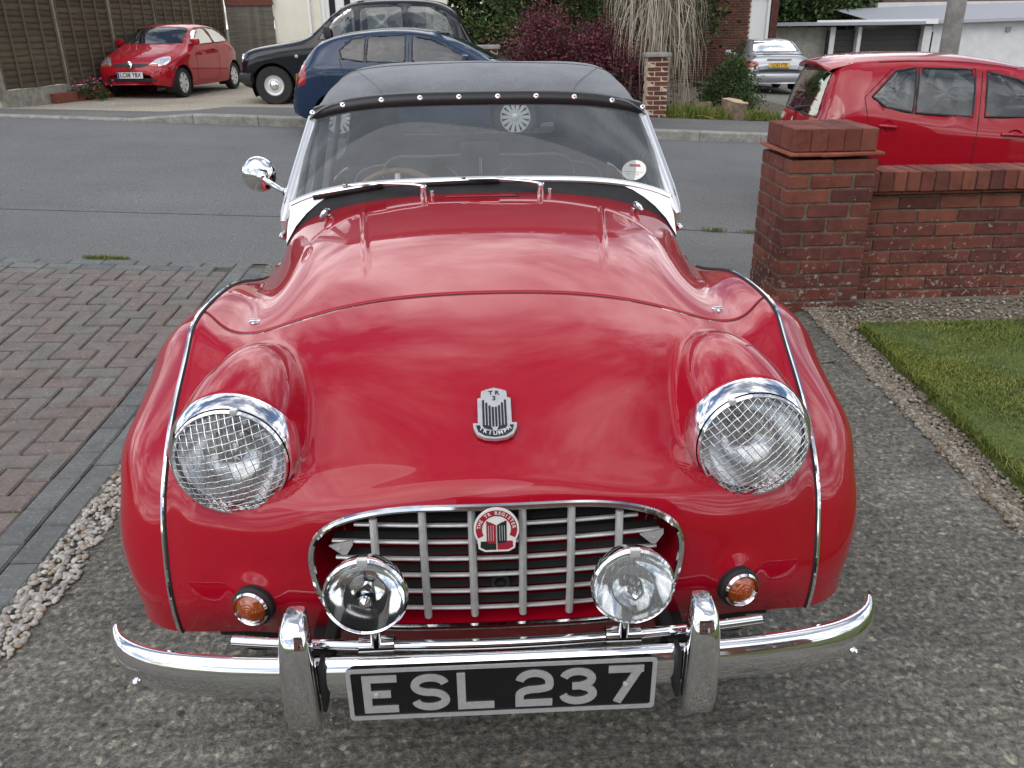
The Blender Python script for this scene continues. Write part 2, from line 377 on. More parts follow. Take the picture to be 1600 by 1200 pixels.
for y0_, y1_ in ((-6, -.5), (2.4, 4.1)):
    o = bpy.data.objects.new('slab', slab('slab', y0_, y1_, 20, 20, False)); C.objects.link(o); o.parent = drv
sheet('footway', -30, 30, 4.1, 5.5, 60, 6, 'path_tar', -.006)
sheet('road', -60, 60, 5.5, 11.40, 80, 12, 'road', -.010)
# thin channel line between footway and road
sl = sheet('channel_line', -30, 30, 5.485, 5.515, 80, 1, pm('channel', (.125, .125, .12), .9, noise=.5, nscale=8), -.003)
def far_k(x): return float(ground_z(x, 11.4))
sheet('far_footway', -60, 60, 11.53, 13.3, 240, 6, 'far_path', .045 if False else 0, fx=None)
bpy.data.objects['far_footway'].data.transform(Matrix.Translation((0, 0, 0)))
# raise the far footway to kerb height except where the kerb drops for the drives
def kerb_h(x): return .02+.10*float(smoothstep(-4.9, -3.8, x))*(1-float(smoothstep(5.9, 7.0, x)))
for v in bpy.data.objects['far_footway'].data.vertices: v.co.z = float(ground_z(v.co.x, v.co.y))+kerb_h(v.co.x)*(1-.0*(v.co.y-11.5))
sheet('far_driveway', -24, 1.0, 13.29, 30, 50, 20, 'far_drive', .03)
sheet('garden_bed', 1.0, 7.0, 13.29, 24, 12, 12, 'earth', .02)
for v in bpy.data.objects['garden_bed'].data.vertices: v.co.z += .10*(1-float(smoothstep(13.3, 14.2, v.co.y)))
for v in bpy.data.objects['far_driveway'].data.vertices: v.co.z += (kerb_h(v.co.x)-.03)*(1-float(smoothstep(13.3, 14.5, v.co.y)))
sheet('garage_forecourt', 7.0, 40, 13.29, 34, 66, 16, tarmac_mat('forecourt', (.15, .145, .13), (.22, .21, .19), 60), .02)
ter = sheet('terrain', -400, 400, -300, 500, 40, 40, 'terrain', -.35)
# kerb stones, each a part
kb = empty('kerb'); kb['kind'] = 'structure'
M['kerbstone'] = pm('kerb_concrete', (.27, .26, .235), .9, noise=.35, nscale=9, bump=.5, bscale=70)
xk = -13.0
while xk < 13:
    Ls = .905; a, b = xk+.004, xk+Ls-.004; V = []
    for x in (a, b):
        g = far_k(x); t = g+kerb_h(x)
        V += [(x, 11.40, g-.08), (x, 11.395, t-.018), (x, 11.412, t+.004), (x, 11.53, t+.005), (x, 11.53, g-.08)]
    F = [(0, 1, 6, 5), (1, 2, 7, 6), (2, 3, 8, 7), (3, 4, 9, 8), (0, 4, 3, 2, 1), (5, 6, 7, 8, 9)]
    obj('kerb_stone', V, F, 'kerbstone', kb, False); xk += Ls
# ------------------------------------------------------------------ block paving on the left
bpv = sheet('block_paving', -6, -1.335, -2.5, 4.1, 16, 24, pm('paving_sand', (.07, .075, .045), .95, noise=.5, nscale=12), -.012)
def paver_mat(name, ca, cb_, cc_):
    m, nt, b = new_mat(name); b.inputs['Roughness'].default_value = .88; b.inputs['Specular IOR Level'].default_value = .25
    oi = N(nt, 'ShaderNodeObjectInfo'); g = N(nt, 'ShaderNodeNewGeometry'); ad_ = N(nt, 'ShaderNodeMath', operation='ADD'); L(nt, oi.outputs['Random'], ad_.inputs[0]); L(nt, g.outputs['Random Per Island'], ad_.inputs[1]); fr_ = N(nt, 'ShaderNodeMath', operation='FRACT'); L(nt, ad_.outputs[0], fr_.inputs[0])
    c = ramp(nt, fr_.outputs[0], [(0, ca), (.5, cb_), (1, cc_)])
    n1 = noise(nt, 14, 6, .7, 'World'); c = mixc(nt, .7, c, ramp(nt, n1, [(.3, (.72,)*3), (.7, (1.3,)*3)]), 'MULTIPLY')
    n2 = noise(nt, 90, 4, .7, 'World'); c = mixc(nt, ramp(nt, n2, [(.56, (0,)*3), (.70, (.6,)*3)]), c, (.42, .41, .38))
    n3 = noise(nt, 3.1, 5, .6, 'World'); c = mixc(nt, ramp(nt, n3, [(.5, (0,)*3), (.75, (.35,)*3)]), c, (.085, .088, .075))
    L(nt, c, b.inputs['Base Color']); bumpn(nt, b, n2, .5, .005); return m
M['paver'] = paver_mat('brindle_paver', (.175, .138, .124), (.172, .150, .137), (.168, .157, .146))
M['paver_grey'] = paver_mat('charcoal_paver', (.125, .132, .132), (.15, .156, .155), (.17, .174, .17))
def block_mesh(name, lx, ly, mat, seed):
    r_ = random.Random(seed); bm = bmesh.new(); bmesh.ops.create_cube(bm, size=1, matrix=Matrix.Diagonal((lx-.006, ly-.006, .05, 1)))
    top = [e for e in bm.edges if all(v.co.z > 0 for v in e.verts)]
    bmesh.ops.bevel(bm, geom=top, offset=.006, segments=1, affect='EDGES')
    for v in bm.verts: v.co += Vector((r_.uniform(-.0012, .0012), r_.uniform(-.0012, .0012), r_.uniform(-.001, .001)))
    me = bpy.data.meshes.new(name); bm.to_mesh(me); bm.free(); me.materials.append(M[mat]); return me
pm_h = [block_mesh('paver_h', .2, .1, 'paver', i) for i in range(4)]; pm_v = [block_mesh('paver_v', .1, .2, 'paver', i+9) for i in range(4)]
gm_h = [block_mesh('paver_gh', .2, .1, 'paver_grey', i+20) for i in range(3)]; gm_v = [block_mesh('paver_gv', .1, .2, 'paver_grey', i+30) for i in range(3)]
spots = []; X1 = -1.325-.20; Y1 = 4.095-.20
for i in range(-48, 1):
    for j in range(-60, 1):
        k = (i-j) % 4; x, y = X1+i*.1, Y1+j*.1
        if y < -2.0 or x < -5.2: continue
        if k == 0 and i < 0: spots.append((x+.1, y-.05, 'h'))
        elif k == 0 and i == 0: pass
        elif k == 3 and j < 0: spots.append((x+.05-.0, y+.0, 'v'))
# herringbone cells: a horizontal block fills cells (i,j),(i+1,j); a vertical one (i,j),(i,j+1)
spots = []
for i in range(-40, 0):
    for j in range(-62, 0):
        k = (i-j) % 4; x, y = X1+i*.1, Y1+j*.1
        if k == 0: spots.append((x+.1, y+.05, 'h') if i < -1 else (x+.05, y+.05, 's'))
        elif k == 3: spots.append((x+.05, y+.1, 'v') if j < -1 else (x+.05, y+.05, 's'))
        elif k == 1 and i == -40: pass
for j in range(-62, 0):
    pass
pm_s = [block_mesh('paver_s', .1, .1, 'paver', i+50) for i in range(3)]
yb = -2.1
while yb < 4.0:
    spots.append((-1.375, yb, 'gv')); spots.append((-1.475, yb+.1, 'gv')); yb += .2
xb = -1.525
while xb > -5.4:
    spots.append((xb-.1, 4.045, 'gh')); spots.append((xb-.2, 3.945, 'gh')); xb -= .2
def vis(x, y): return x > -1.6-.52*(y+.1)-.25 and y > .35
spots.sort(key=lambda s: (not vis(s[0], s[1]), (s[0]-.0)**2+(s[1]+1.1)**2))
extra = MB(); extra_g = MB(); nblk = 0
tab = {'h': pm_h, 'v': pm_v, 's': pm_s, 'gh': gm_h, 'gv': gm_v}
for x, y, k in spots:
    z = float(ground_z(x, y))-.025+random.uniform(-.0025, .0025); me = random.choice(tab[k])
    tx = math.atan(float(ground_z(x, y+.05)-ground_z(x, y-.05))/.1); ty = -math.atan(float(ground_z(x+.05, y)-ground_z(x-.05, y))/.1)
    rot = (tx+random.uniform(-.008, .008), ty+random.uniform(-.008, .008), random.uniform(-.008, .008))
    if nblk < 300 and vis(x, y):
        o = bpy.data.objects.new('paver', me); C.objects.link(o); o.location = (x, y, z); o.rotation_euler = rot; o.parent = bpv; nblk += 1
    else:
        mt = Euler(rot).to_matrix(); (extra_g if k[0] == 'g' else extra).add([mt @ v.co + Vector((x, y, z)) for v in me.vertices], [tuple(p.vertices) for p in me.polygons])
for e_, mt_ in ((extra, 'paver'), (extra_g, 'paver_grey')):
    o = e_.build('more_pavers', mt_, bpv, False); o['kind'] = 'stuff'
# ------------------------------------------------------------------ pebbles
def pebble_mat(name, stops):
    m, nt, b = new_mat(name); b.inputs['Roughness'].default_value = .7; b.inputs['Specular IOR Level'].default_value = .35
    g = N(nt, 'ShaderNodeNewGeometry'); c = ramp(nt, g.outputs['Random Per Island'], stops)
    n1 = noise(nt, 70, 5, .7); c = mixc(nt, .6, c, ramp(nt, n1, [(.3, (.7,)*3), (.7, (1.25,)*3)]), 'MULTIPLY'); L(nt, c, b.inputs['Base Color']); bumpn(nt, b, n1, .3, .003); return m
M['pebble'] = pebble_mat('river_pebbles', [(0, (.44, .41, .35)), (.2, (.28, .265, .235)), (.4, (.52, .49, .44)), (.55, (.34, .25, .17)), (.7, (.30, .30, .29)), (.85, (.60, .58, .54)), (1, (.20, .17, .145))])
M['gravel'] = pebble_mat('pea_shingle', [(0, (.26, .225, .165)), (.2, (.13, .115, .09)), (.4, (.33, .295, .23)), (.55, (.20, .125, .072)), (.7, (.16, .15, .13)), (.88, (.46, .43, .37)), (1, (.08, .07, .06))])
ico = bmesh.new(); bmesh.ops.create_icosphere(ico, subdivisions=2, radius=1); iv2 = np.array([v.co for v in ico.verts]); ico.verts.index_update(); if2 = np.array([[v.index for v in f.verts] for f in ico.faces]); ico.free()
ico = bmesh.new(); bmesh.ops.create_icosphere(ico, subdivisions=1, radius=1); iv1 = np.array([v.co for v in ico.verts]); ico.verts.index_update(); if1 = np.array([[v.index for v in f.verts] for f in ico.faces]); ico.free()
def stones(name, P, S, mat, hi=False, flat=.62):
    bv, bf = (iv2, if2) if hi else (iv1, if1); n = len(P)
    ang = rng.uniform(0, 2*np.pi, n); sc = S[:, None]*np.c_[rng.uniform(.8, 1.3, n), rng.uniform(.65, 1.0, n), rng.uniform(flat*.75, flat*1.15, n)]
    jit = 1+rng.uniform(-.16, .16, (n, len(bv), 1))*(.6 if hi else 1); v = bv[None]*jit*sc[:, None, :]
    tx = rng.normal(0, .28, n); cz, sz = np.cos(ang)[:, None], np.sin(ang)[:, None]; ct, st_ = np.cos(tx)[:, None], np.sin(tx)[:, None]
    y2 = v[..., 1]*ct-v[..., 2]*st_; z2 = v[..., 1]*st_+v[..., 2]*ct; x3 = v[..., 0]*cz-y2*sz; y3 = v[..., 0]*sz+y2*cz
    W = np.stack([x3, y3, z2], -1)+P[:, None, :]
    F = (bf[None]+(np.arange(n)*len(bv))[:, None, None]).reshape(-1, 3)
    me = bpy.data.meshes.new(name); me.from_pydata(W.reshape(-1, 3).tolist(), [], F.tolist()); me.update(); me.polygons.foreach_set('use_smooth', [True]*len(me.polygons)); me.materials.append(M[mat])
    o = bpy.data.objects.new(name, me); C.objects.link(o); o['kind'] = 'stuff'; return o
# white pebbles between the paving and the concrete
n = 2200; y = rng.uniform(-.2, 2.6, n); xr = -1.228+.030*y+.010*np.sin(y*9)+.008*np.sin(y*23); x = -1.312+(xr+1.312)*rng.uniform(0, 1, n)**1.1
z = .002+.009*(1-(x+1.315)/.15)*rng.uniform(0, 1, n); tag(stones('pebbles', np.c_[x, y, z], rng.uniform(.0055, .0120, n), 'pebble', True), 'pale rounded pebbles in a strip beside the grey edging blocks', 'pebbles')
# shingle beside the lawn and along the wall
def lawn_edge(y): return 1.765+.079*(y-1.29)
bed = obj('shingle_bed', [(drive_edge(y_)-.02 if k == 0 else 7, y_, -.006) for y_ in (-6, 1, 3.5) for k in (0, 1)], [(0, 1, 3, 2), (2, 3, 5, 4)], pm('shingle_soil', (.16, .14, .105), .95, noise=.5, nscale=60)); bed['kind'] = 'structure'
n = 26000; y = rng.uniform(.1, 3.22, n); x = drive_edge(y)+(4.6-drive_edge(y))*rng.uniform(0, 1, n)**3
ok = (x < lawn_edge(y)+.02) | (y > 2.75); x, y = x[ok], y[ok]; x = x+rng.normal(0, .012, len(x))
tag(stones('shingle', np.c_[x, y, .000+.006*rng.uniform(0, 1, len(x))], rng.uniform(.0045, .0115, len(x)), 'gravel'), 'small brown shingle between the concrete drive and the lawn', 'gravel')
nl = 500; P = np.c_[rng.uniform(-1.1, 1.6, nl), rng.uniform(-1.0, 1.6, nl), np.full(nl, .001)]; tag(stones('loose_grit', P, rng.uniform(.0015, .0045, nl), 'gravel'), 'scattered grit and small stones on the concrete drive', 'grit')
# ------------------------------------------------------------------ lawn
M['soil_edge'] = pm('soil_edge', (.05, .042, .022), .95, noise=.5, nscale=40, bump=.6, bscale=120)
V = []; ys = np.linspace(-4, 2.745, 60); xsl = np.r_[0, .03, .08, np.linspace(.2, 5, 16)]
for y in ys:
    e = lawn_edge(y)+.01*math.sin(y*13)+.006*math.sin(y*37)
    V += [(e-.015, y, -.01), (e+.004, y, .030)]+[(e+.012+d_, y, .045+.006*math.sin(d_*7+y*5)) for d_ in xsl]
nc = len(xsl)+2; V2 = [(v[0], 2.76, -.01) for v in V[-nc:]]
M['lawn_base'] = pm('lawn_base', (.085, .120, .026), .95, noise=.45, nscale=9, bump=.6, bscale=260)
lawn = obj('lawn', V+V2, grid_faces(61, nc), 'lawn_base'); lawn['kind'] = 'structure'
def grass_mat():
    m, nt, b = new_mat('grass'); b.inputs['Roughness'].default_value = .7; b.inputs['Specular IOR Level'].default_value = .25
    g = N(nt, 'ShaderNodeNewGeometry'); c = ramp(nt, g.outputs['Random Per Island'], [(0, (.075, .115, .018)), (.4, (.125, .175, .028)), (.75, (.185, .22, .048)), (1, (.32, .29, .11))])
    n1 = noise(nt, 2.6, 5, .6, 'World'); c = mixc(nt, .75, c, ramp(nt, n1, [(.32, (.7, .78, .7)), (.5, (1, 1, 1)), (.72, (1.45, 1.2, 1.0))]), 'MULTIPLY'); L(nt, c, b.inputs['Base Color']); return m
M['grass'] = grass_mat()
def blades(name, P, Hh, Wd, mat, lean=.5):
    n = len(P); a = rng.uniform(0, 2*np.pi, n); d = np.c_[np.cos(a), np.sin(a), np.zeros(n)]; q = np.c_[-np.sin(a), np.cos(a), np.zeros(n)]
    ln = rng.uniform(.1, lean, n)[:, None]; H_ = Hh[:, None]; up = np.array([0, 0, 1.])
    v = np.stack([P-q*Wd[:, None], P+q*Wd[:, None], P+up*H_*.6+d*H_*ln*.45+q*Wd[:, None]*.7, P+up*H_*.6+d*H_*ln*.45-q*Wd[:, None]*.7, P+up*H_+d*H_*ln], 1)
    idx = (np.arange(n)*5)[:, None]; F = np.concatenate([idx+np.array([0, 1, 2, 3])], 0).tolist()+(idx+np.array([3, 2, 4])).tolist()
    me = bpy.data.meshes.new(name); me.from_pydata(v.reshape(-1, 3).tolist(), [], F); me.update(); me.materials.append(M[mat])
    o = bpy.data.objects.new(name, me); C.objects.link(o); o['kind'] = 'stuff'; return o
n = 120000; y = 2.75-3.0*rng.uniform(0, 1, n)**1.1; x = lawn_edge(y)+.005+2.1*rng.uniform(0, 1, n)**1.5
tag(blades('lawn_grass', np.c_[x, y, .042+.0*x], rng.uniform(.006, .015, n), rng.uniform(.0014, .0026, n), 'grass', 1.8), 'short mown grass of the lawn beside the drive', 'grass')
n = 5000; y = rng.uniform(-.1, 2.74, n); tag(blades('lawn_fringe', np.c_[lawn_edge(y)+rng.uniform(-.012, .02, n), y, rng.uniform(.01, .045, n)], rng.uniform(.012, .032, n), rng.uniform(.0012, .002, n), 'grass', 1.6), 'ragged grass fringe along the cut lawn edge', 'grass')
def tuft(name, c, rx, ry, n, h0, h1, label, w0=.0012, w1=.0025, cat='weeds'):
    a = rng.uniform(0, 2*np.pi, n); r_ = rng.uniform(0, 1, n)**.7; x = c[0]+rx*r_*np.cos(a); y = c[1]+ry*r_*np.sin(a)
    return tag(blades(name, np.c_[x, y, ground_z(x, y)+(c[2] if len(c) > 2 else 0)], rng.uniform(h0, h1, n), rng.uniform(w0, w1, n), 'grass', 1.1), label, cat)
tuft('moss_tuft', (-2.33, 4.12), .15, .03, 500, .008, .028, 'bright green moss tuft where paving meets the footway')
tuft('edge_weeds', (1.90, 5.48), .11, .03, 150, .015, .05, 'thin weeds on the channel line left of the brick pillar')
tuft('edge_weeds', (2.22, 5.50), .14, .02, 150, .01, .035, 'low weeds on the channel line close to the brick pillar')
n = 5500; k = rng.integers(0, min(420, len(spots)), n); sp_ = np.array([(s[0], s[1]) for s in spots])[k]; off = rng.choice([-.05, .05], n)
tag(blades('joint_moss', np.c_[sp_[:, 0]+rng.uniform(-.1, .1, n), sp_[:, 1]+off+rng.normal(0, .003, n), ground_z(sp_[:, 0], sp_[:, 1])-.008], rng.uniform(.004, .011, n), rng.uniform(.001, .002, n), 'grass', 1.6), 'thin moss growing in the paving joints', 'moss')

# ------------------------------------------------------------------ brick pillar and wall
def brick_mat(name, stops, lichen=.0, dark=.3):
    m, nt, b = new_mat(name); b.inputs['Roughness'].default_value = .88; b.inputs['Specular IOR Level'].default_value = .25
    oi = N(nt, 'ShaderNodeObjectInfo'); c = ramp(nt, oi.outputs['Random'], stops)
    n1 = noise(nt, 9, 7, .7, 'World'); c = mixc(nt, .8, c, ramp(nt, n1, [(.28, (.45,)*3), (.5, (1,)*3), (.72, (1.35, 1.3, 1.25))]), 'MULTIPLY')
    n2 = noise(nt, 130, 4, .7, 'World'); c = mixc(nt, .5, c, ramp(nt, n2, [(.3, (.7,)*3), (.7, (1.25,)*3)]), 'MULTIPLY')
    if lichen:
        g = N(nt, 'ShaderNodeNewGeometry'); sp = N(nt, 'ShaderNodeSeparateXYZ'); L(nt, g.outputs['Position'], sp.inputs[0]); mr_ = N(nt, 'ShaderNodeMapRange'); mr_.inputs[1].default_value = .62; mr_.inputs[2].default_value = .08; mr_.inputs[3].default_value = 0; mr_.inputs[4].default_value = .17*lichen; L(nt, sp.outputs[2], mr_.inputs[0])
        n3 = noise(nt, 34, 6, .7, 'World'); ad_ = N(nt, 'ShaderNodeMath', operation='ADD'); L(nt, n3, ad_.inputs[0]); L(nt, mr_.outputs[0], ad_.inputs[1])
        c = mixc(nt, ramp(nt, ad_.outputs[0], [(.66, (0,)*3), (.72, (.8,)*3)]), c, (.40, .40, .35))
    L(nt, c, b.inputs['Base Color']); bumpn(nt, b, n2, .6, .006); return m
M['brick'] = brick_mat('red_brick', [(0, (.185, .060, .043)), (.3, (.135, .047, .038)), (.55, (.21, .073, .050)), (.8, (.10, .038, .034)), (1, (.165, .056, .042))], .6)
M['brick_top'] = brick_mat('red_brick_coping', [(0, (.215, .070, .047)), (.35, (.15, .048, .037)), (.7, (.24, .084, .055)), (1, (.105, .040, .034))], 0)
M['tile'] = brick_mat('clay_tile', [(0, (.25, .078, .048)), (1, (.30, .10, .06))], 0)
M['mortar'] = pm('mortar', (.15, .125, .095), .95, noise=.5, nscale=25, bump=.6, bscale=150)
_bm = {}
def brick(dim, mat, parent, c, rz=0, name='brick'):
    key = (tuple(round(d, 3) for d in dim), mat, random.randrange(3))
    if key not in _bm:
        bm = bmesh.new(); bmesh.ops.create_cube(bm, size=1, matrix=Matrix.Diagonal((*dim, 1))); bmesh.ops.bevel(bm, geom=bm.edges[:], offset=.004, segments=1, affect='EDGES')
        for v in bm.verts: v.co += Vector([random.uniform(-.0018, .0018) for _ in range(3)])
        me = bpy.data.meshes.new(name); bm.to_mesh(me); bm.free(); me.materials.append(M[mat]); _bm[key] = me
    o = bpy.data.objects.new(name, _bm[key]); C.objects.link(o); o.parent = parent; o.location = c; o.rotation_euler = (random.uniform(-.006, .006), random.uniform(-.006, .006), rz+random.uniform(-.006, .006)); return o
px0, px1, py0, py1 = 1.578, 2.026, 3.130, 3.575
pil = empty('brick_pillar', (0, 0, 0), 0, 'square red brick gate pillar with overhanging tile course and lichen at its foot', 'pillar')
MB().box(((px0+px1)/2, (py0+py1)/2, .36), (px1-px0-.012, py1-py0-.012, .84)).build('mortar_core', 'mortar', pil, False)
ch = .075
for i in range(11):
    z = .033+i*ch-.03
    w_ = .2175
    if i % 2 == 0:
        for yy in (py0+.051, py1-.051):
            for k in range(2): brick((w_, .1025, .065), 'brick', pil, (px0+w_/2+k*(w_+.012)+.001, yy, z))
        for xx in (px0+.051, px1-.051): brick((.1025, .218, .065), 'brick', pil, (xx, (py0+py1)/2, z))
    else:
        for yy in (py0+.051, py1-.051):
            brick((.215, .1025, .065), 'brick', pil, ((px0+px1)/2, yy, z))
        for xx in (px0+.051, px1-.051):
            for yy in (py0+.109, py1-.109): brick((.1025, .215, .065), 'brick', pil, (xx, yy, z))
zt = 11*ch-.022
for k in range(3):
    for j in range(2): brick((.166, .255, .016), 'tile', pil, (px0-.012+.083+k*.1590, py0-.014+.127+j*.234, zt+.010+.001*k), name='tile')
for k in range(5):
    for j in range(2): brick((.085, .205, .112), 'brick_top', pil, (px0+.055+k*.0850, py0+.118+j*.209, zt+.078))
brick((.40, .40, .10), 'mortar', pil, ((px0+px1)/2, (py0+py1)/2, zt+.072), name='mortar_bed')
gw = empty('garden_wall', (0, 0, 0), 0, 'low red brick garden wall with upright brick coping beside the gate pillar', 'wall')
wy = 3.29; WX0, WX1 = 2.032, 5.2
MB().box(((WX0+WX1)/2, wy+.052, .27), (WX1-WX0, .088, .60)).build('mortar_core', 'mortar', gw, False)
for i in range(8):
    x = WX0+(0 if i % 2 else -.11); z = .033+i*ch-.03
    while x < WX1:
        a, b_ = max(x, WX0), min(x+.215, WX1)
        if b_-a > .05: brick((round(b_-a, 3), .1025, .065), 'brick', gw, ((a+b_)/2, wy+.051+random.uniform(-.002, .002), z))
        x += .225
zt = 8*ch-.022
x = WX0
while x < WX1: brick((.215, .140, .016), 'tile', gw, (x+.107, wy+.045, zt+.010), name='tile'); x += .217
x = WX0
MB().box(((WX0+WX1)/2, wy+.055, zt+.066), (WX1-WX0, .19, .085)).build('mortar_bed', 'mortar', gw, False)
while x < WX1: brick((.065, .215, .103), 'brick_top', gw, (x+.034, wy+.055, zt+.074)); x += .0745
# ================================================================== the red sports car
car = empty('sports_car', (0, 0, 0), 0, 'red classic two-seat roadster with grey canvas hood and mesh-guarded headlamps on the driveway', 'sports car')
# control net of the front bodywork: one row from the centre line outwards to the wheel arch
UK = [0, .12, .24, .33, .41, .474, .53, .58, .615, .665, .72, .80, .92]
def wing(pts): return pts
ROWS = [  # each: centre..bead (9 points) then 4 wing points
 # R0 lower lip
 [(0,.165,.335),(.12,.166,.336),(.24,.168,.345),(.33,.170,.362),(.41,.168,.382),(.474,.166,.392),(.53,.176,.386),(.58,.188,.378),(.612,.200,.370),(.652,.245,.364),(.676,.30,.358),(.690,.36,.350),(.690,.43,.340)],
 [(0,.108,.445),(.12,.109,.445),(.24,.114,.446),(.33,.121,.448),(.41,.132,.448),(.474,.145,.446),(.53,.160,.443),(.58,.178,.439),(.614,.196,.435),(.662,.250,.430),(.690,.31,.425),(.703,.38,.42),(.703,.45,.415)],
 [(0,.094,.570),(.12,.096,.570),(.24,.103,.568),(.33,.115,.566),(.41,.132,.564),(.474,.152,.562),(.53,.174,.560),(.58,.199,.557),(.617,.222,.553),(.668,.280,.548),(.699,.35,.54),(.711,.41,.53),(.710,.47,.52)],
 [(0,.096,.672),(.12,.100,.670),(.24,.112,.662),(.33,.132,.656),(.41,.158,.652),(.474,.184,.650),(.53,.210,.648),(.58,.238,.645),(.618,.264,.641),(.671,.325,.632),(.703,.40,.615),(.714,.45,.595),(.712,.50,.575)],
 [(0,.122,.716),(.12,.128,.713),(.24,.146,.704),(.33,.174,.702),(.41,.207,.696),(.474,.238,.694),(.53,.268,.695),(.58,.295,.698),(.619,.317,.698),(.672,.378,.686),(.704,.44,.662),(.714,.485,.63),(.712,.53,.605)],
 [(0,.190,.760),(.12,.196,.757),(.24,.214,.749),(.33,.243,.746),(.41,.274,.740),(.474,.306,.738),(.53,.337,.742),(.58,.364,.750),(.620,.390,.754),(.673,.448,.740),(.704,.50,.71),(.714,.53,.67),(.712,.56,.632)],
 [(0,.320,.821),(.12,.322,.819),(.24,.328,.814),(.33,.343,.807),(.41,.370,.797),(.474,.404,.794),(.53,.437,.798),(.58,.468,.808),(.621,.495,.815),(.673,.545,.790),(.704,.58,.752),(.714,.59,.71),(.712,.60,.655)],
 # R7 the joint between nose and bonnet
 [(0,.625,.902),(.12,.620,.901),(.24,.605,.895),(.33,.585,.884),(.41,.562,.868),(.474,.550,.853),(.53,.560,.848),(.58,.600,.859),(.622,.645,.872),(.673,.675,.845),(.704,.68,.798),(.713,.68,.755),(.712,.68,.67)],
 [(0,.80,.936),(.12,.80,.935),(.24,.795,.929),(.33,.785,.920),(.41,.775,.903),(.470,.77,.878),(.522,.775,.856),(.578,.80,.859),(.622,.83,.866),(.672,.84,.836),(.702,.84,.788),(.711,.84,.745),(.710,.84,.66)],
 [(0,1.0,.957),(.12,1.0,.956),(.24,1.0,.950),(.33,.995,.941),(.41,.99,.925),(.478,.99,.897),(.536,.99,.845),(.578,1.0,.826),(.622,1.01,.833),(.670,1.02,.806),(.699,1.02,.76),(.707,1.02,.70),(.706,1.02,.56)],
 [(0,1.2,.967),(.12,1.2,.966),(.24,1.2,.960),(.33,1.2,.951),(.41,1.2,.936),(.492,1.2,.907),(.548,1.2,.862),(.585,1.2,.806),(.621,1.2,.785),(.666,1.2,.775),(.694,1.2,.735),(.702,1.2,.62),(.700,1.2,.40)],
 [(0,1.44,.968),(.12,1.44,.967),(.24,1.44,.962),(.33,1.44,.953),(.41,1.44,.941),(.502,1.44,.917),(.560,1.44,.882),(.596,1.44,.826),(.622,1.44,.755),(.660,1.44,.735),(.688,1.44,.69),(.697,1.44,.54),(.694,1.44,.30)],
 [(0,1.62,.958),(.12,1.62,.957),(.24,1.62,.952),(.33,1.62,.944),(.41,1.62,.933),(.506,1.62,.912),(.566,1.62,.878),(.602,1.62,.822),(.626,1.62,.745),(.660,1.62,.72),(.686,1.62,.67),(.695,1.62,.50),(.692,1.62,.25)],
]
VK = [0, .06, .18, .29, .36, .45, .59, .90, 1.08, 1.29, 1.49, 1.73, 1.91]
G0 = np.array(ROWS)
for r_ in range(8):      # the wing fronts are blunt: bring their shoulders forward and out
    k = min(1, (8-r_)/4); bx, by, bz = G0[r_, 8]
    G0[r_, 9:12, 0] = (1-k)*G0[r_, 9:12, 0]+k*np.array([.674, .722, .748]); G0[r_, 12, 0] = .750
    G0[r_, 9:12, 1] = (1-k)*G0[r_, 9:12, 1]+k*np.array([by+.020, by+.062, by+.135])
for r_ in (0, 1): G0[r_, 9:13, 0] -= (.022, .010)[r_]
G0[4:, 9, 0] = .675; G0[4:8, 9, 0] = .682; G0[4:, 10, 0] = np.linspace(.738, .700, 9); G0[4:, 11, 0] = np.linspace(.770, .715, 9); G0[4:, 12, 0] = np.linspace(.775, .712, 9); G0[2:4, 10:13, 0] += .006
G0 = np.array(G0)                        # rows x 13 x 3
full = np.concatenate([G0[:, :0:-1]*[-1, 1, 1], G0], 1); UKF = [-u for u in UK[:0:-1]]+UK
uf = np.unique(np.r_[np.linspace(0, .24, 24), np.linspace(.24, .37, 44), np.linspace(.37, .615, 56), np.linspace(.615, .92, 30)])
vf = np.unique(np.r_[np.linspace(0, .29, 40), np.linspace(.29, .90, 100), np.linspace(.90, 1.91, 70)])
us = np.r_[-uf[:0:-1], uf]
tmp = spline(us, UKF, np.swapaxes(full, 0, 1))      # (nu, rows, 3)
B = spline(vf, VK, np.swapaxes(tmp, 0, 1))           # (nv, nu, 3)
def normals(G):
    du = np.gradient(G, axis=1); dv_ = np.gradient(G, axis=0); n = np.cross(du, dv_); return n/np.maximum(np.linalg.norm(n, axis=-1, keepdims=True), 1e-9)
for _ in range(3):   # relax
    Bs = B.copy(); Bs[1:-1, 1:-1] = .5*B[1:-1, 1:-1]+.125*(B[:-2, 1:-1]+B[2:, 1:-1]+B[1:-1, :-2]+B[1:-1, 2:]); B = Bs
for _ in range(40):   # fair the outer wings
    for sl in (np.s_[int(np.abs(us-.615).argmin())+1:len(us)-1], np.s_[1:int(np.abs(us+.615).argmin())]):
        jj = np.arange(len(us))[sl]; B[1:-1, jj] = .5*B[1:-1, jj]+.125*(B[:-2, jj]+B[2:, jj]+B[1:-1, jj-1]+B[1:-1, jj+1])
Nn = normals(B)
if Nn[60, len(us)//2, 2] < 0: Nn = -Nn
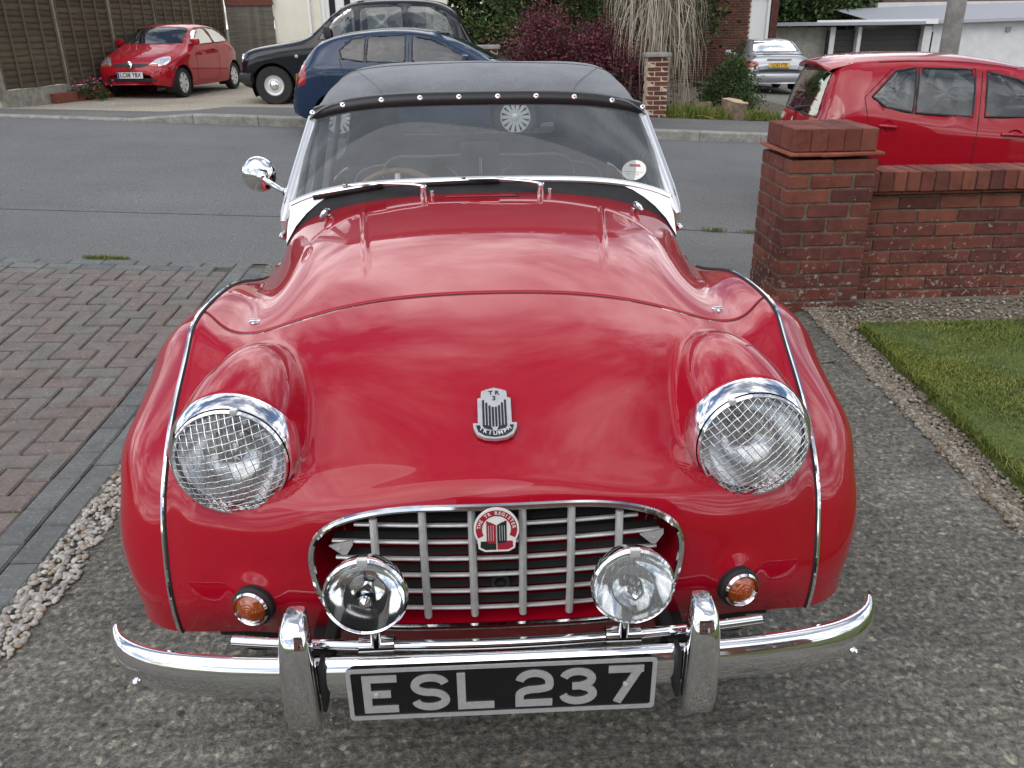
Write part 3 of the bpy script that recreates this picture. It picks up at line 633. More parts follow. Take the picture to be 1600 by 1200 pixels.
# headlamp pods: rounded cones blended into the surface
def round_cone(p, a, b, ra, rb):
    ba = b-a; l2 = ba@ba; pa = p-a; t = np.clip((pa@ba)/l2, 0, 1); d = np.linalg.norm(pa-t[..., None]*ba, axis=-1)
    return d-(ra+(rb-ra)*t)
def smin(a, b, k):
    h = np.clip(.5+.5*(b-a)/k, 0, 1); return b*(1-h)+a*h-k*h*(1-h)
HC = np.array([.463, .217, .742])
def pod(p):
    q = p.copy(); q[..., 0] = np.abs(q[..., 0])
    ax_ = np.array([-.016, .235, .078]); ln = np.linalg.norm(ax_); ax_ = ax_/ln; pa = q-(HC+[0, .012, 0]); h_ = pa@ax_; rr_ = np.linalg.norm(pa-h_[..., None]*ax_, axis=-1)
    e = 2.1; k0 = ((rr_/.1125)**e+(np.abs(h_)/.275)**e)**(1/e); d = (k0-1)*.1085/np.maximum(1, np.abs(h_)/.16)
    cl = .222-q[..., 1]
    return np.maximum(d, cl)
lo = np.zeros(B.shape[:2]); hi = np.full(B.shape[:2], .2)
for _ in range(34):
    t = (lo+hi)/2; f = smin(t, pod(B+Nn*t[..., None]), .018); pos = f > 0
    hi = np.where(pos, t, hi); lo = np.where(pos, lo, t)
t = (lo+hi)/2
base_t = t.copy()
B = B+Nn*t[..., None]
# pressed ribs on the bonnet and a shallow crown round the flashers
def seg_d(p, a, b):
    ba = np.array(b)-a; pa = p-np.array(a); h = np.clip((pa@ba)/(ba@ba), 0, 1); return np.linalg.norm(pa-h[..., None]*ba, axis=-1), h
q = B.copy(); q[..., 0] = np.abs(q[..., 0])
d, h = seg_d(q[..., :2], (.272, .74), (.345, 1.33))
B = B+Nn*(np.exp(-(d/.0055)**2)*.0070*np.minimum(1, np.minimum(h*3.2, (1-h)*9)))[..., None]
br = np.array([(0, .126, .722), (.12, .126, .712), (.24, .128, .690), (.33, .142, .668), (.40, .162, .655)]); q = B.copy(); q[..., 0] = np.abs(q[..., 0]); dm = np.full(B.shape[:2], 9.)
for a_, b_ in zip(br, br[1:]): dm = np.minimum(dm, seg_d(q, a_, b_)[0])
B = B+Nn*(np.exp(-(dm/.020)**2)*.0035*smoothstep(.42, .30, q[..., 0]))[..., None]
# front face of the apron carries a soft pressing under the lamps
for s_ in (1, -1):
    d = np.linalg.norm(B-np.array([s_*.439, .138, .489]), axis=-1); B = B+Nn*(np.exp(-(d/.050)**4)*.010)[..., None]
for _ in range(1):
    Bs = B.copy(); Bs[1:-1, 1:-1] = .5*B[1:-1, 1:-1]+.125*(B[:-2, 1:-1]+B[2:, 1:-1]+B[1:-1, :-2]+B[1:-1, 2:]); B = Bs
iv7 = int(np.abs(vf-.90).argmin()); ju = int(np.abs(us-.615).argmin()); jl = int(np.abs(us+.615).argmin()); ivend = int(np.abs(vf-1.75).argmin())
def sub(i0, i1, j0, j1, e0=0, e1=0):
    """piece of the body grid with small inward lips on its first / last row"""
    g = B[i0:i1+1, j0:j1+1].copy(); n = Nn[i0:i1+1, j0:j1+1]; rows = [g]
    if e0:
        g[0] = g[0]+(g[1]-g[0])*.32; r1 = g[0]-n[0]*.003+(g[0]-g[1])*.05; rows.insert(0, np.stack([g[0]-n[0]*.016, r1]))
    if e1:
        g[-1] = g[-1]+(g[-2]-g[-1])*.32; r1 = g[-1]-n[-1]*.003+(g[-1]-g[-2])*.05; rows.append(np.stack([r1, g[-1]-n[-1]*.016]))
    G = np.concatenate(rows, 0); return G.reshape(-1, 3), grid_faces(G.shape[0], G.shape[1])
def face_y(x, z):
    S = B[:iv7, jl:ju+1].reshape(-1, 3); S = S[S[:, 1] < .36]
    d = (S[:, 0]-x)**2+(S[:, 2]-z)**2; k = np.argsort(d)[:6]; wg = 1/(d[k]+1e-7); return float((S[k, 1]*wg).sum()/wg.sum())
gh = [(0, .688), (.10, .687), (.17, .683), (.235, .671), (.288, .650), (.318, .620), (.326, .583), (.322, .545), (.309, .50), (.285, .462), (.25, .440), (.2, .431), (.1, .428), (0, .427)]
ghl = smooth_curve([(x, z) for x, z in gh], 60)
outline = [tuple(p) for p in ghl]+[(-p[0], p[1]) for p in ghl[-2:0:-1]]
V, F = sub(0, iv7, jl, ju, e1=1)
rim_y = {}
orig = V.copy()
V, F = cut_hole(V, F, (0, 2), outline, lambda v: v[:, 1] < .20)
for s_ in (-1, 1): V, F = cut_hole(V, F, (0, 2), [(s_*HC[0]+.0915*math.cos(a), HC[2]+.0915*math.sin(a)) for a in np.linspace(0, 2*math.pi, 60, endpoint=False)], lambda v: v[:, 1] < .34)
obj('nose_apron', V, F, 'red', car)
V, F = sub(iv7, ivend, jl, ju, e0=1); obj('bonnet', V, F, 'red', car)
# dark web under the bonnet joint
jr = B[iv7, jl:ju+1]-Nn[iv7, jl:ju+1]*.0042
MB().tube(jr, .0042, 6).build('bonnet_joint', 'dark', car)
for s_, (j0, j1) in ((1, (ju, len(us)-1)), (-1, (0, jl))):
    V, F = sub(0, len(vf)-1, j0, j1); obj('wing', V, F, 'red', car)
for s_, j in ((1, ju), (-1, jl)):     # chrome beading with its black edge
    line = B[:ivend-14, j]; nn = Nn[:ivend-14, j]
    b_ = MB().tube(line+nn*.0012, .0050, 8).build('wing_beading', 'chrome', car)
    MB().tube(line+nn*.0002-np.array([s_*.003, 0, 0]), .0050, 8).build('beading_edge', 'rubber', b_)
# lip closing the nose under the grille down to the dark valance
V = np.concatenate([B[0:1, jl:ju+1], B[0:1, jl:ju+1]+[0, .03, -.012], B[0:1, jl:ju+1]*[.93, 1, 1]+[0, .16, -.01]], 0); obj('apron_lip', V.reshape(-1, 3), grid_faces(3, V.shape[1]), 'red', car)
MB().box((0, .62, .30), (1.05, .7, .10), bev=.02).box((0, 1.95, .215), (1.24, 3.1, .05), bev=.01).build('undertray_shade_pan', 'dark', car)  # second box: low floor added to deepen the shade under the car
# grille surround
gp = [(x, face_y(x, z)-.004, z) for x, z in outline]
gpa = np.array(gp)
for _ in range(6): gpa[:, 1] = .5*gpa[:, 1]+.25*(np.roll(gpa[:, 1], 1)+np.roll(gpa[:, 1], -1))
gs = MB().tube(gpa, .0062, 8, closed=True).build('grille_surround', 'chrome', car)
ins = MB(); n_ = len(gpa); inner = gpa*[.985, 1, 1]+[0, .05, 0]; inner[:, 2] = (inner[:, 2]-.56)*.97+.56; deep = gpa*[.93, 1, 1]+[0, .17, 0]; deep[:, 2] = (deep[:, 2]-.56)*.86+.56
ins.add(np.concatenate([gpa+[0, .004, 0], inner, deep]), grid_faces(3, n_, True)); ins.add(deep, [tuple(range(n_))])
ins.build('grille_tub', 'red', car)
MB().box((0, .222, .615), (.52, .012, .13)).build('radiator', 'dark', car)
M['louvre'] = pm('louvre_grey', (.035, .035, .037), .6, .2)
gr = obj('grille', [], [], None, car)
for i, x in enumerate((-.213, -.129, -.044, .044, .129, .213)):
    zt = .683 if abs(x) < .2 else .664; zb = .447 if abs(x) < .2 else .455
    yb = face_y(x, .69)
    m_ = MB(); m_.tube([(x, .112, zt), (x, .108, .60), (x, .110, .52), (x, .120, zb)], .0070, 8); m_.build('upright_bar', 'alu', gr)
for i, z in enumerate((.637, .602, .567, .532, .497, .460)):
    w_ = (.25, .292, .288, .278, .262, .24)[i]
    m_ = MB(); pp = [(x, .126+.018*(x/.3)**2, z-.0015*math.cos(x*9)) for x in np.linspace(-w_, w_, 13)]; m_.tube(pp, .0048, 8, flat=.8); m_.build('cross_bar', 'alu', gr)
    V = [(x, .134+.018*(x/.3)**2+dy, z+dz) for dy, dz in ((0, .002), (.016, .006)) for x in np.linspace(-w_, w_, 13)]
    obj('louvre', V, grid_faces(2, 13), 'louvre', gr)
for s_ in (1, -1):
    MB().prism([(0, 0), (.042, .010), (.042, .0), (.030, -.020), (.022, -.020)], .004, frame_of((s_*.297-(s_ > 0)*.042*1, .134, .600), (1, 0, 0), (0, 0, 1))).lathe([(.004, 0), (.004, .003), (0, .004)], (s_*.280, .132, .592), seg=10).build('bracket', 'alu', gr)
MB().lathe([(.017, 0), (.017, .02), (.011, .02), (.011, -.02), (0, -.02)], (0.004, .15, .508), seg=20).box((.004, .165, .492), (.05, .02, .05), bev=.006).build('crank_guide', 'trim_black', gr)

# ---------------------------------------------------------------- badges
def lay(frame, poly, depth, name, mat, parent, ang=30):
    o = MB().prism(poly, depth, frame).build(name, mat, parent, True, ang); return o
def surf_frame(y0, y1):
    j = len(us)//2; line = B[:, j]; z0 = np.interp(y0, line[40:, 1], line[40:, 2]); z1 = np.interp(y1, line[40:, 1], line[40:, 2])
    return Vector((0.002, y0, z0)), Vector((0.002, y1, z1))
p0, p1 = surf_frame(.193, .300); up = (p1-p0).normalized(); fr = frame_of(p0+Vector((0, -.004, .004)), (1, 0, 0), up); H_ = (p1-p0).length
badge = obj('nose_badge', [], [], None, car)
k_ = H_/.112
def S_(poly, k=k_): return [(x*k*.84, y*k) for x, y in poly]
shield = [(-.034, .034), (-.044, .034), (-.043, .024), (-.036, .010), (-.022, .003), (0, 0), (.022, .003), (.036, .010), (.043, .024), (.044, .034), (.034, .034), (.034, .088), (.027, .090), (.026, .104), (.016, .108), (0, .112), (-.016, .108), (-.026, .104), (-.027, .090), (-.034, .088)]
lay(fr, S_(shield), .007*k_, 'shield', 'plate_silver', badge)
f2 = fr @ Matrix.Translation((0, 0, .0072*k_))
scr = [(-.038, .029), (-.034, .016), (-.020, .007), (0, .004), (.020, .007), (.034, .016), (.038, .029), (.030, .029), (.026, .021), (.014, .0175), (0, .0165), (-.014, .0175), (-.026, .021), (-.030, .029)]
lay(f2, S_(scr), .0006, 'scroll', 'badge_black', badge)
for i in range(8):
    x = (-.0225+i*.0064)*1.0; top = .088-.020*abs(math.cos((i-3.5)/3.5*math.pi/2))**.8 if 0 < i < 7 else .084
    lay(f2, S_([(x-.0021, .026), (x+.0021, .026), (x+.0021, top), (x-.0021, top)]), .0006, 'enamel_bar', 'badge_black', badge)
for s_ in (1, -1):
    lay(f2, S_([(s_*.004, .0185), (s_*.024, .0235), (s_*.020, .029), (s_*.008, .027)][::s_]), .0007, 'enamel_bar', 'badge_black', badge)
f3 = fr @ Matrix.Translation((0, 0, .0075*k_))
text_mesh('lettering', 'T R', .0125*k_, 'badge_black', badge, f3 @ Matrix.Translation((0, .0995*k_, 0)), .0004, .0003)
text_mesh('lettering', '3', .0135*k_, 'badge_black', badge, f3 @ Matrix.Translation((0, .0875*k_, 0)), .0004, .0003)
for i, ch in enumerate('TRIUMPH'):
    a = (i-3)*.31; text_mesh('lettering', ch, .0105*k_, 'alu', badge, fr @ Matrix.Translation((math.sin(a)*.0290*k_, (.0105+(1-math.cos(a))*.026)*k_, .0083*k_)) @ Matrix.Rotation(a*.55, 4, 'Z'), .0004, .0003)
cb = obj('club_badge', [], [], None, car)
cfr = frame_of((-.002, .083, .655), (1, 0, 0), (0, .12, 1))
def circ(r, n=40, a0=0, a1=2*math.pi, c=(0, 0)): return [(c[0]+r*math.cos(a0+(a1-a0)*i/n), c[1]+r*math.sin(a0+(a1-a0)*i/n)) for i in range(n)]
base_o = [(.0385*math.cos(a), .0385*math.sin(a)) for a in np.linspace(R(-32), R(212), 40)]+[(-.031, -.036), (-.020, -.042), (.020, -.042), (.031, -.036)]
lay(cfr, base_o, .004, 'plate', 'white', cb)
g1 = cfr @ Matrix.Translation((0, 0, .0043))
ring = [(.035*math.cos(a), .035*math.sin(a)) for a in np.linspace(R(-27), R(207), 40)]+[(.0245*math.cos(a), .0245*math.sin(a)) for a in np.linspace(R(207), R(-27), 40)]
lay(g1, ring, .0005, 'ring', 'badge_red', cb)
lay(g1, [(-.001, -.038), (-.001, -.022), (-.027, -.022), (-.028, -.033), (-.019, -.038)], .0006, 'scroll', 'badge_black', cb)
lay(g1, [(.001, -.038), (.019, -.038), (.028, -.033), (.027, -.022), (.001, -.022)], .0006, 'scroll', 'badge_red', cb)
lay(g1, [(-.001, -.026), (-.001, .008), (-.008, .012), (-.017, .016), (-.017, -.022), (-.013, -.026)], .0008, 'shield', 'badge_red', cb)
lay(g1, [(.001, -.026), (.013, -.026), (.017, -.022), (.017, .016), (.008, .012), (.001, .008)], .0008, 'shield', 'badge_black', cb)
for i in range(6):
    x = (-.0135, -.0095, -.0055, .0055, .0095, .0135)[i]; lay(g1 @ Matrix.Translation((0, 0, .0009)), [(x-.0005, -.021), (x+.0005, -.021), (x+.0005, .007), (x-.0005, .007)], .0003, 'rib', 'alu', cb)
for i, ch in enumerate('THE TR REGISTER'):
    a = R(172)-i*R(164)/14
    if ch != ' ': text_mesh('lettering', ch, .0085, 'white', cb, g1 @ Matrix.Translation((.0298*math.cos(a), .0298*math.sin(a), .0008)) @ Matrix.Rotation(a-math.pi/2, 4, 'Z'), .0002, .0001)

# ---------------------------------------------------------------- headlamps
def disc_wires(m_, c, rad, depth, ang, pitch, r_, wave):
    k = int(rad/pitch)
    for fam, a in enumerate((ang, ang+math.pi/2)):
        ca, sa = math.cos(a), math.sin(a)
        for i in range(-k, k+1):
            o_ = i*pitch; hl = math.sqrt(max(0, rad*rad-o_*o_))
            if hl < pitch*.6: continue
            n = max(4, int(2*hl/(pitch/2))); pts = []
            for q_ in range(n+1):
                s_ = -hl+2*hl*q_/n; x = s_*ca-o_*sa; z = s_*sa+o_*ca; rr = (x*x+z*z)/(rad*rad)
                pts.append((c[0]+x, c[1]-depth*(1-rr)+wave*math.sin(math.pi*(s_/pitch+i+fam)), c[2]+z))
            m_.tube(pts, r_, 4, caps=False)
def headlamp(s_):
    hl = obj('headlamp', [], [], None, car); c = (s_*HC[0], HC[1]-.008, HC[2])
    MB().lathe([(.1060, -.065), (.1098, -.034), (.1100, -.012), (.1062, .004), (.1005, .015), (.0980, .018), (.0965, .016), (.0955, .006)], c, seg=64).build('rim', 'chrome', hl)
    MB().lathe([(.0955, .010), (.0965, .022), (.0925, .026), (.0895, .020)], c, seg=64).build('inner_rim', 'chrome', hl)
    MB().lathe([(.0895, .004), (.080, -.022), (.062, -.045), (.038, -.062), (.012, -.068), (0, -.068)], c, seg=48).build('reflector', 'clearlens', hl)
    MB().lathe([(.014, -.066), (.014, -.035), (.020, -.028), (.016, -.018), (0, -.014)], c, seg=24).build('bulb_shield', 'chrome', hl)
    n = 28; V = []; F = []
    # fluted lens: shallow dome with vertical flutes, as a polar grid
    nr, na = 18, 200
    for i in range(nr+1):
        r_ = .0895*i/nr
        for k in range(na):
            a = 2*math.pi*k/na; x, z = r_*math.cos(a), r_*math.sin(a); d_ = .026*(1-(r_/.0895)**2)
            fl = .0019*abs(math.sin(x*math.pi/.0075)) if z > -.004 else .0014*abs(math.sin(x*math.pi/.0125))
            V.append((c[0]+x, c[1]-.018-d_-fl, c[2]+z))
    obj('lens', V, grid_faces(nr+1, na, True), 'lens_fluted', hl)
    g = MB(); disc_wires(g, (c[0], c[1]-.026, c[2]), .0935, .034, R(12 if s_ < 0 else 42), .0118, .00095, .0012)
    g.build('stone_guard', 'chrome', hl, ang=0)
    MB().tube([(c[0]+.0935*math.cos(a), c[1]-.027, c[2]+.0935*math.sin(a)) for a in np.linspace(0, 2*math.pi, 48, endpoint=False)], .0016, 6, closed=True).build('guard_ring', 'chrome', hl)
    for a in ((R(78), R(-78)) if s_ < 0 else (R(118), R(-112))):
        MB().box((c[0]+.096*math.cos(a), c[1]-.024, c[2]+.096*math.sin(a)), (.012, .012, .010), bev=.002).build('guard_clip', 'alu', hl)
m_l, nt_l, b_l = new_mat('fluted_lens')
nt_l.nodes.clear(); o_ = N(nt_l, 'ShaderNodeOutputMaterial'); t_ = N(nt_l, 'ShaderNodeBsdfTransparent'); t_.inputs[0].default_value = (.80, .82, .83, 1); g_ = N(nt_l, 'ShaderNodeBsdfGlossy'); g_.inputs['Roughness'].default_value = .08
f_ = N(nt_l, 'ShaderNodeLayerWeight'); f_.inputs[0].default_value = .40; mx_ = N(nt_l, 'ShaderNodeMixShader'); L(nt_l, f_.outputs['Facing'], mx_.inputs[0]); L(nt_l, t_.outputs[0], mx_.inputs[1]); L(nt_l, g_.outputs[0], mx_.inputs[2])
d_l = N(nt_l, 'ShaderNodeBsdfDiffuse'); d_l.inputs[0].default_value = (.75, .77, .78, 1); mx2 = N(nt_l, 'ShaderNodeMixShader'); mx2.inputs[0].default_value = .07; L(nt_l, mx_.outputs[0], mx2.inputs[1]); L(nt_l, d_l.outputs[0], mx2.inputs[2]); L(nt_l, mx2.outputs[0], o_.inputs[0])
M['lens_fluted'] = m_l
for s_ in (-1, 1):
    headlamp(s_)
for h_ in [o for o in car.children if o.name.startswith('headlamp')]:      # full seven-inch lamps with deep bezels
    for ch_o in h_.children:
        sg = 1 if ch_o.data.vertices[0].co.x > 0 else -1; cc_ = Vector((sg*HC[0], HC[1]-.008, HC[2]))
        ch_o.data.transform(Matrix.Translation(cc_) @ Matrix.Diagonal((1.05, 1.05, 1.05, 1)) @ Matrix.Translation(-cc_))

# ---------------------------------------------------------------- flashers
for s_ in (-1, 1):
    y0 = face_y(s_*.439, .489); nrm = Vector((s_*.22, -1, .08)).normalized(); c = Vector((s_*.439, y0-.004, .489))
    fl = obj('flasher', [], [], None, car)
    MB().lathe([(.0385, -.012), (.0385, .006), (.034, .010), (.031, .006)], c, nrm, 40).build('gasket', 'rubber', fl)
    MB().lathe([(.0335, .004), (.0335, .014), (.0305, .018), (.0275, .014)], c, nrm, 40).build('rim', 'chrome', fl)
    pr = []
    for i in range(13):
        r_ = .028*(1-i/12); pr.append((r_, .013+.014*(1-(r_/.028)**2)+(.0009 if i % 2 else 0)))
    MB().lathe(pr, c, nrm, 32).build('lens', 'amber', fl)

# ---------------------------------------------------------------- bumper, bar, lamps, plate
bp = empty('bumper'); bp.parent = car
xs = np.linspace(-1, 1, 81); cx = [(-.70, .135), (-.685, .098), (-.64, .058), (-.55, .028), (-.42, .010), (-.25, .002), (0, 0), (.25, .002), (.42, .010), (.55, .028), (.64, .058), (.685, .098), (.70, .135)]
cl = smooth_curve([(a, b, 0) for a, b in cx], 90)
prof = [(.012, .044), (.002, .041), (-.006, .030), (-.011, .014), (-.012, -.002), (-.010, -.018), (-.005, -.032), (.004, -.043), (.014, -.046)]   # (out, z)
V = []
for i, p in enumerate(cl):
    d_ = cl[min(i+1, 89)]-cl[max(i-1, 0)]; d_ /= np.linalg.norm(d_); nrm = np.array([d_[1], -d_[0], 0]); s_ = min(1, (min(i, 89-i)+.3)/6)**.5
    for o_, z in prof: V.append(p-nrm*o_*(.3+.7*s_) + [0, 0, .412+.044-(.044-z)*s_-.004*(1-s_)])
blade = obj('blade', V, grid_faces(90, len(prof)), 'chrome', bp)
sol = blade.modifiers.new('thick', 'SOLIDIFY'); sol.thickness = .004; sol.offset = -1
for s_ in (-1, 1):
    MB().lathe([(.008, -.004), (.0075, .003), (.004, .006), (0, .007)], (s_*.640, .046, .388), (s_*.5, -1, .1), 16).build('bolt', 'chrome', bp)
    # overrider: tall rounded horn
    ov = MB(); pr = [(.556, .028, .018, .002), (.553, .034, .030, -.012), (.540, .044, .037, -.030), (.512, .050, .040, -.040), (.47, .053, .042, -.046), (.42, .055, .043, -.048), (.38, .057, .041, -.046), (.345, .055, .034, -.036), (.330, .048, .024, -.022)]
    V = []; n = 20
    for z, w_, dp, yf in pr:
        for k in range(n):
            a = 2*math.pi*k/n; ca, sa = math.cos(a), math.sin(a)
            ex = lambda v: math.copysign(abs(v)**.62, v)
            V.append((s_*(.338)+ex(ca)*w_/2*1.05, yf+dp*.55+ex(sa)*dp*.62, z))
    ov.add(V, grid_faces(len(pr), n, True)); ov.add(V[:n], [tuple(range(n))])
    ov.add(V[-n:], [tuple(reversed(range(n)))])
    o_ = ov.build('overrider', 'chrome', bp, True, 60)
    MB().box((s_*.303, -.002, .412), (.008, .036, .096), bev=.003).build('overrider_rubber', 'rubber', bp)
    MB().box((s_*.32, .16, .40), (.04, .32, .05), bev=.005).build('bumper_iron', 'dark', bp)
bb = empty('badge_bar'); bb.parent = car
MB().tube([(x, .020+.03*(x/.46)**2-.0,   .467-.004*(1-(x/.46)**2)) for x in np.linspace(-.462, .462, 40)], .0098, 12).build('tube', 'chrome', bb)
for s_ in (-1, 1):
    x = s_*.212
    MB().lathe([(.0145, -.03), (.0145, .03)], (x, .027, .466), (1, 0, 0), 16).box((x, .027, .452), (.03, .012, .04), bev=.003).build('clamp', 'chrome', bb)
    MB().lathe([(.009, -.03), (.009, .02), (.013, .024), (.013, .034), (.006, .036)], (x, .02, .500), (0, 0, 1), 12).build('stalk', 'chrome', bb)
    MB().box((s_*.30, .09, .445), (.02, .14, .018), bev=.003).build('bracket', 'dark', bb)
def spot(s_):
    sp = obj('spot_lamp' if s_ < 0 else 'fog_lamp', [], [], None, car); c = Vector((s_*.2165, -.008, .597)); ax = Vector((0, -1, .10)).normalized()
    MB().lathe([(0, -.075), (.022, -.072), (.046, -.052), (.061, -.024), (.066, -.006), (.0665, .004)], c, ax, 48).build('shell', 'chrome', sp)
    MB().lathe([(.0660, -.006), (.0690, .002), (.0685, .009), (.0650, .013), (.0625, .010)], c, ax, 56).build('rim', 'chrome', sp)
    MB().lathe([(.0635, .006), (.052, -.016), (.034, -.034), (.014, -.044), (0, -.045)], c, ax, 40).build('reflector', 'spot_reflector', sp)
    if s_ < 0:
        MB().lathe([(.0635, .009), (.05, .014), (.03, .018), (0, .020)], c, ax, 40).build('lens', 'lens_glass', sp)
        MB().lathe([(.010, -.03), (.016, .000), (.017, .010), (.011, .016), (.008, .026), (0, .031)], c, ax, 24).build('bulb_cap', 'chrome', sp)
    else:
        nr, na = 16, 180; V = []; fr_ = frame_of(c, (1, 0, 0), (0, .10, 1))
        for i in range(nr+1):
            r_ = .0635*i/nr
            for k in range(na):
                a = 2*math.pi*k/na; x, z = r_*math.cos(a), r_*math.sin(a); V.append(fr_ @ Vector((x, z, .009+.012*(1-(r_/.0635)**2)+.0042*abs(math.sin(x*math.pi/.0095)))))
        M['rib_lens'] = M['lens_fluted'].copy(); [n_ for n_ in M['rib_lens'].node_tree.nodes if n_.type == 'MIX_SHADER'][-1].inputs[0].default_value = .12
        obj('lens', V, grid_faces(nr+1, na, True), 'rib_lens', sp)
        MB().lathe([(.009, .004), (.012, .015), (.008, .022), (.005, .030), (0, .033)], c-Vector((0, 0, .008)), ax, 20).build('bulb_cap', 'chrome', sp)
    MB().box(c+ax*.008+Vector((0, 0, .0665)), (.017, .010, .014), bev=.002).build('rim_clip', 'alu', sp)
    MB().box(c+Vector((0, .02, -.070)), (.035, .03, .012), bev=.003).build('foot', 'chrome', sp)
spot(-1); spot(1)
npl = empty('number_plate'); npl.parent = car
pf = frame_of((.001, -.022, .405), (1, 0, 0), (0, -.03, 1))
def rrect(w_, h_, r_, n=5):
    o_ = []
    for cx_, cy_, a0 in ((w_/2-r_, h_/2-r_, 0), (-w_/2+r_, h_/2-r_, 90), (-w_/2+r_, -h_/2+r_, 180), (w_/2-r_, -h_/2+r_, 270)):
        for i in range(n+1): a = R(a0+90*i/n); o_.append((cx_+r_*math.cos(a), cy_+r_*math.sin(a)))
    return o_
lay(pf, rrect(.522, .112, .008), .003, 'backing', 'plate_black', npl)
ro, ri = rrect(.522, .112, .008), rrect(.507, .097, .004); n = len(ro)
V = [pf @ Vector((x, y, z)) for z in (.0031, .0055) for x, y in ro]+[pf @ Vector((x, y, z)) for z in (.0031, .0055) for x, y in ri]
F = []
for i in range(n):
    j = (i+1) % n; F += [(i, j, n+j, n+i), (n+i, n+j, 3*n+j, 3*n+i), (3*n+i, 3*n+j, 2*n+j, 2*n+i)]
obj('border', V, F, 'plate_silver', npl, False)
# characters drawn as strokes of the old plate alphabet: 79 mm tall, 14 mm stroke
def ring_arc(cx, cy, ro_, ri_, a0, a1, n=14, sy=1):
    o_ = [(cx+ro_*math.cos(R(a)), cy+sy*ro_*math.sin(R(a))) for a in np.linspace(a0, a1, n)]
    i_ = [(cx+ri_*math.cos(R(a)), cy+sy*ri_*math.sin(R(a))) for a in np.linspace(a1, a0, n)]
    return o_+i_
def stroke(pts, w_):
    P = [np.array(p, float) for p in pts]; lft, rgt = [], []
    for i, p in enumerate(P):
        ts = []
        if i > 0: a = P[i]-P[i-1]; ts.append(a/np.linalg.norm(a))
        if i < len(P)-1: a = P[i+1]-P[i]; ts.append(a/np.linalg.norm(a))
        if len(ts) == 2:
            n1 = np.array([-ts[0][1], ts[0][0]]); n2 = np.array([-ts[1][1], ts[1][0]]); m_ = n1+n2; m_ /= np.linalg.norm(m_); k = 1/max(.45, m_@n1)
        else: m_ = np.array([-ts[0][1], ts[0][0]]); k = 1
        lft.append(p+m_*w_/2*k); rgt.append(p-m_*w_/2*k)
    return rgt+lft[::-1]
def arcpts(cx, cy, rx, ry, a0, a1, n=12): return [(cx+rx*math.cos(R(a)), cy+ry*math.sin(R(a))) for a in np.linspace(a0, a1, n)]
w2, hh = .0255, .0335
GL = {
 'E': [[(w2, hh), (-w2, hh), (-w2, -hh), (w2, -hh)], [(-w2, 0), (w2*.55, 0)]],
 'L': [[(-w2, hh+.006), (-w2, -hh), (w2+.004, -hh)]],
 'S': [arcpts(0, .0165, w2, .016, 12, 180, 12)+arcpts(0, .0165, w2, .0165, 190, 262, 6)+arcpts(0, -.0165, w2, .0165, 82, 0, 6)+arcpts(0, -.0165, w2, .016, -10, -168, 12)],
 '2': [arcpts(0, .0135, w2, .019, 170, 0, 12)+[(w2, .006)]+arcpts(.0, .004, w2, .0075, -20, -80, 4)+arcpts(0, -.016, w2, .0125, 95, 180, 6)+[(-w2, -hh), (w2+.005, -hh)]],
 '3': [arcpts(-.001, .0165, w2*.95, .016, 165, -75, 14), [(-.010, .0005), (.008, .0005)], arcpts(0, -.0165, w2, .0165, 75, -168, 15)],
 '7': [[(-w2-.003, hh), (w2+.006, hh)], [(w2-.0015, hh+.002), (-.012, -hh-.006)]],
}
for ch, x in zip('ESL237', (-.203, -.1225, -.0445, .0536, .128, .2077)):
    m_ = MB()
    for k, st in enumerate(GL[ch]): m_.prism(stroke(st, .0140), .0026+.0003*k, pf @ Matrix.Translation((x, 0, .0031)))
    m_.build('character', 'plate_silver', npl, False)
for x in (-.213, .209): MB().lathe([(.0045, .003), (.004, .0075), (0, .0085)], pf @ Vector((x, 0.0, .0)), (0, -1, 0), 12).build('screw', 'alu', npl)

# ---------------------------------------------------------------- scuttle details, windscreen, wipers
def bonnet_z(x, y):
    S = B[iv7:, jl:ju+1].reshape(-1, 3); d = (S[:, 0]-x)**2+(S[:, 1]-y)**2; k = np.argsort(d)[:5]; wg = 1/(d[k]+1e-7); return float((S[k, 2]*wg).sum()/wg.sum())
# windscreen base and head curves
def ws_base(t):   # t -1..1
    return np.array([.574*t, 1.500-.055*t**4-.030*t*t, .990-.012*t*t-.036*t**6])
def ws_head(t):
    x = .527*t; return np.array([x, 1.690+.028*t**4, 1.214-.040*t**4-.004*t*t])
ts = np.linspace(-1, 1, 41)
wb = np.array([ws_base(t) for t in ts]); wh = np.array([ws_head(t) for t in ts])
for k in range(41):
    a = abs(ts[k])
    if a > .90: wb[k, 2] += .000
wsn = empty('windscreen'); wsn.parent = car
V = [wb[k]+(wh[k]-wb[k])*f+np.array([0, -.012*math.sin(math.pi*f), .004]) for f in np.linspace(0, 1, 9) for k in range(41)]
obj('glass', V, grid_faces(9, 41), 'glass', wsn)
MB().tube([p+np.array([0, -.003, .010]) for p in wb], .0125, 8, flat=.8).build('lower_rail', 'white_frame', wsn)
sb = np.array([(p[0]*1.02, p[1]-.050, bonnet_z(p[0]*1.02, p[1]-.050)+.002) for p in wb]); V = np.concatenate([wb+[0, -.004, .004], .6*wb+.4*sb+[0, -.004, .006], sb, sb+[0, -.004, -.012]]); obj('scuttle_seal', V, grid_faces(4, 41), 'rubber', wsn)
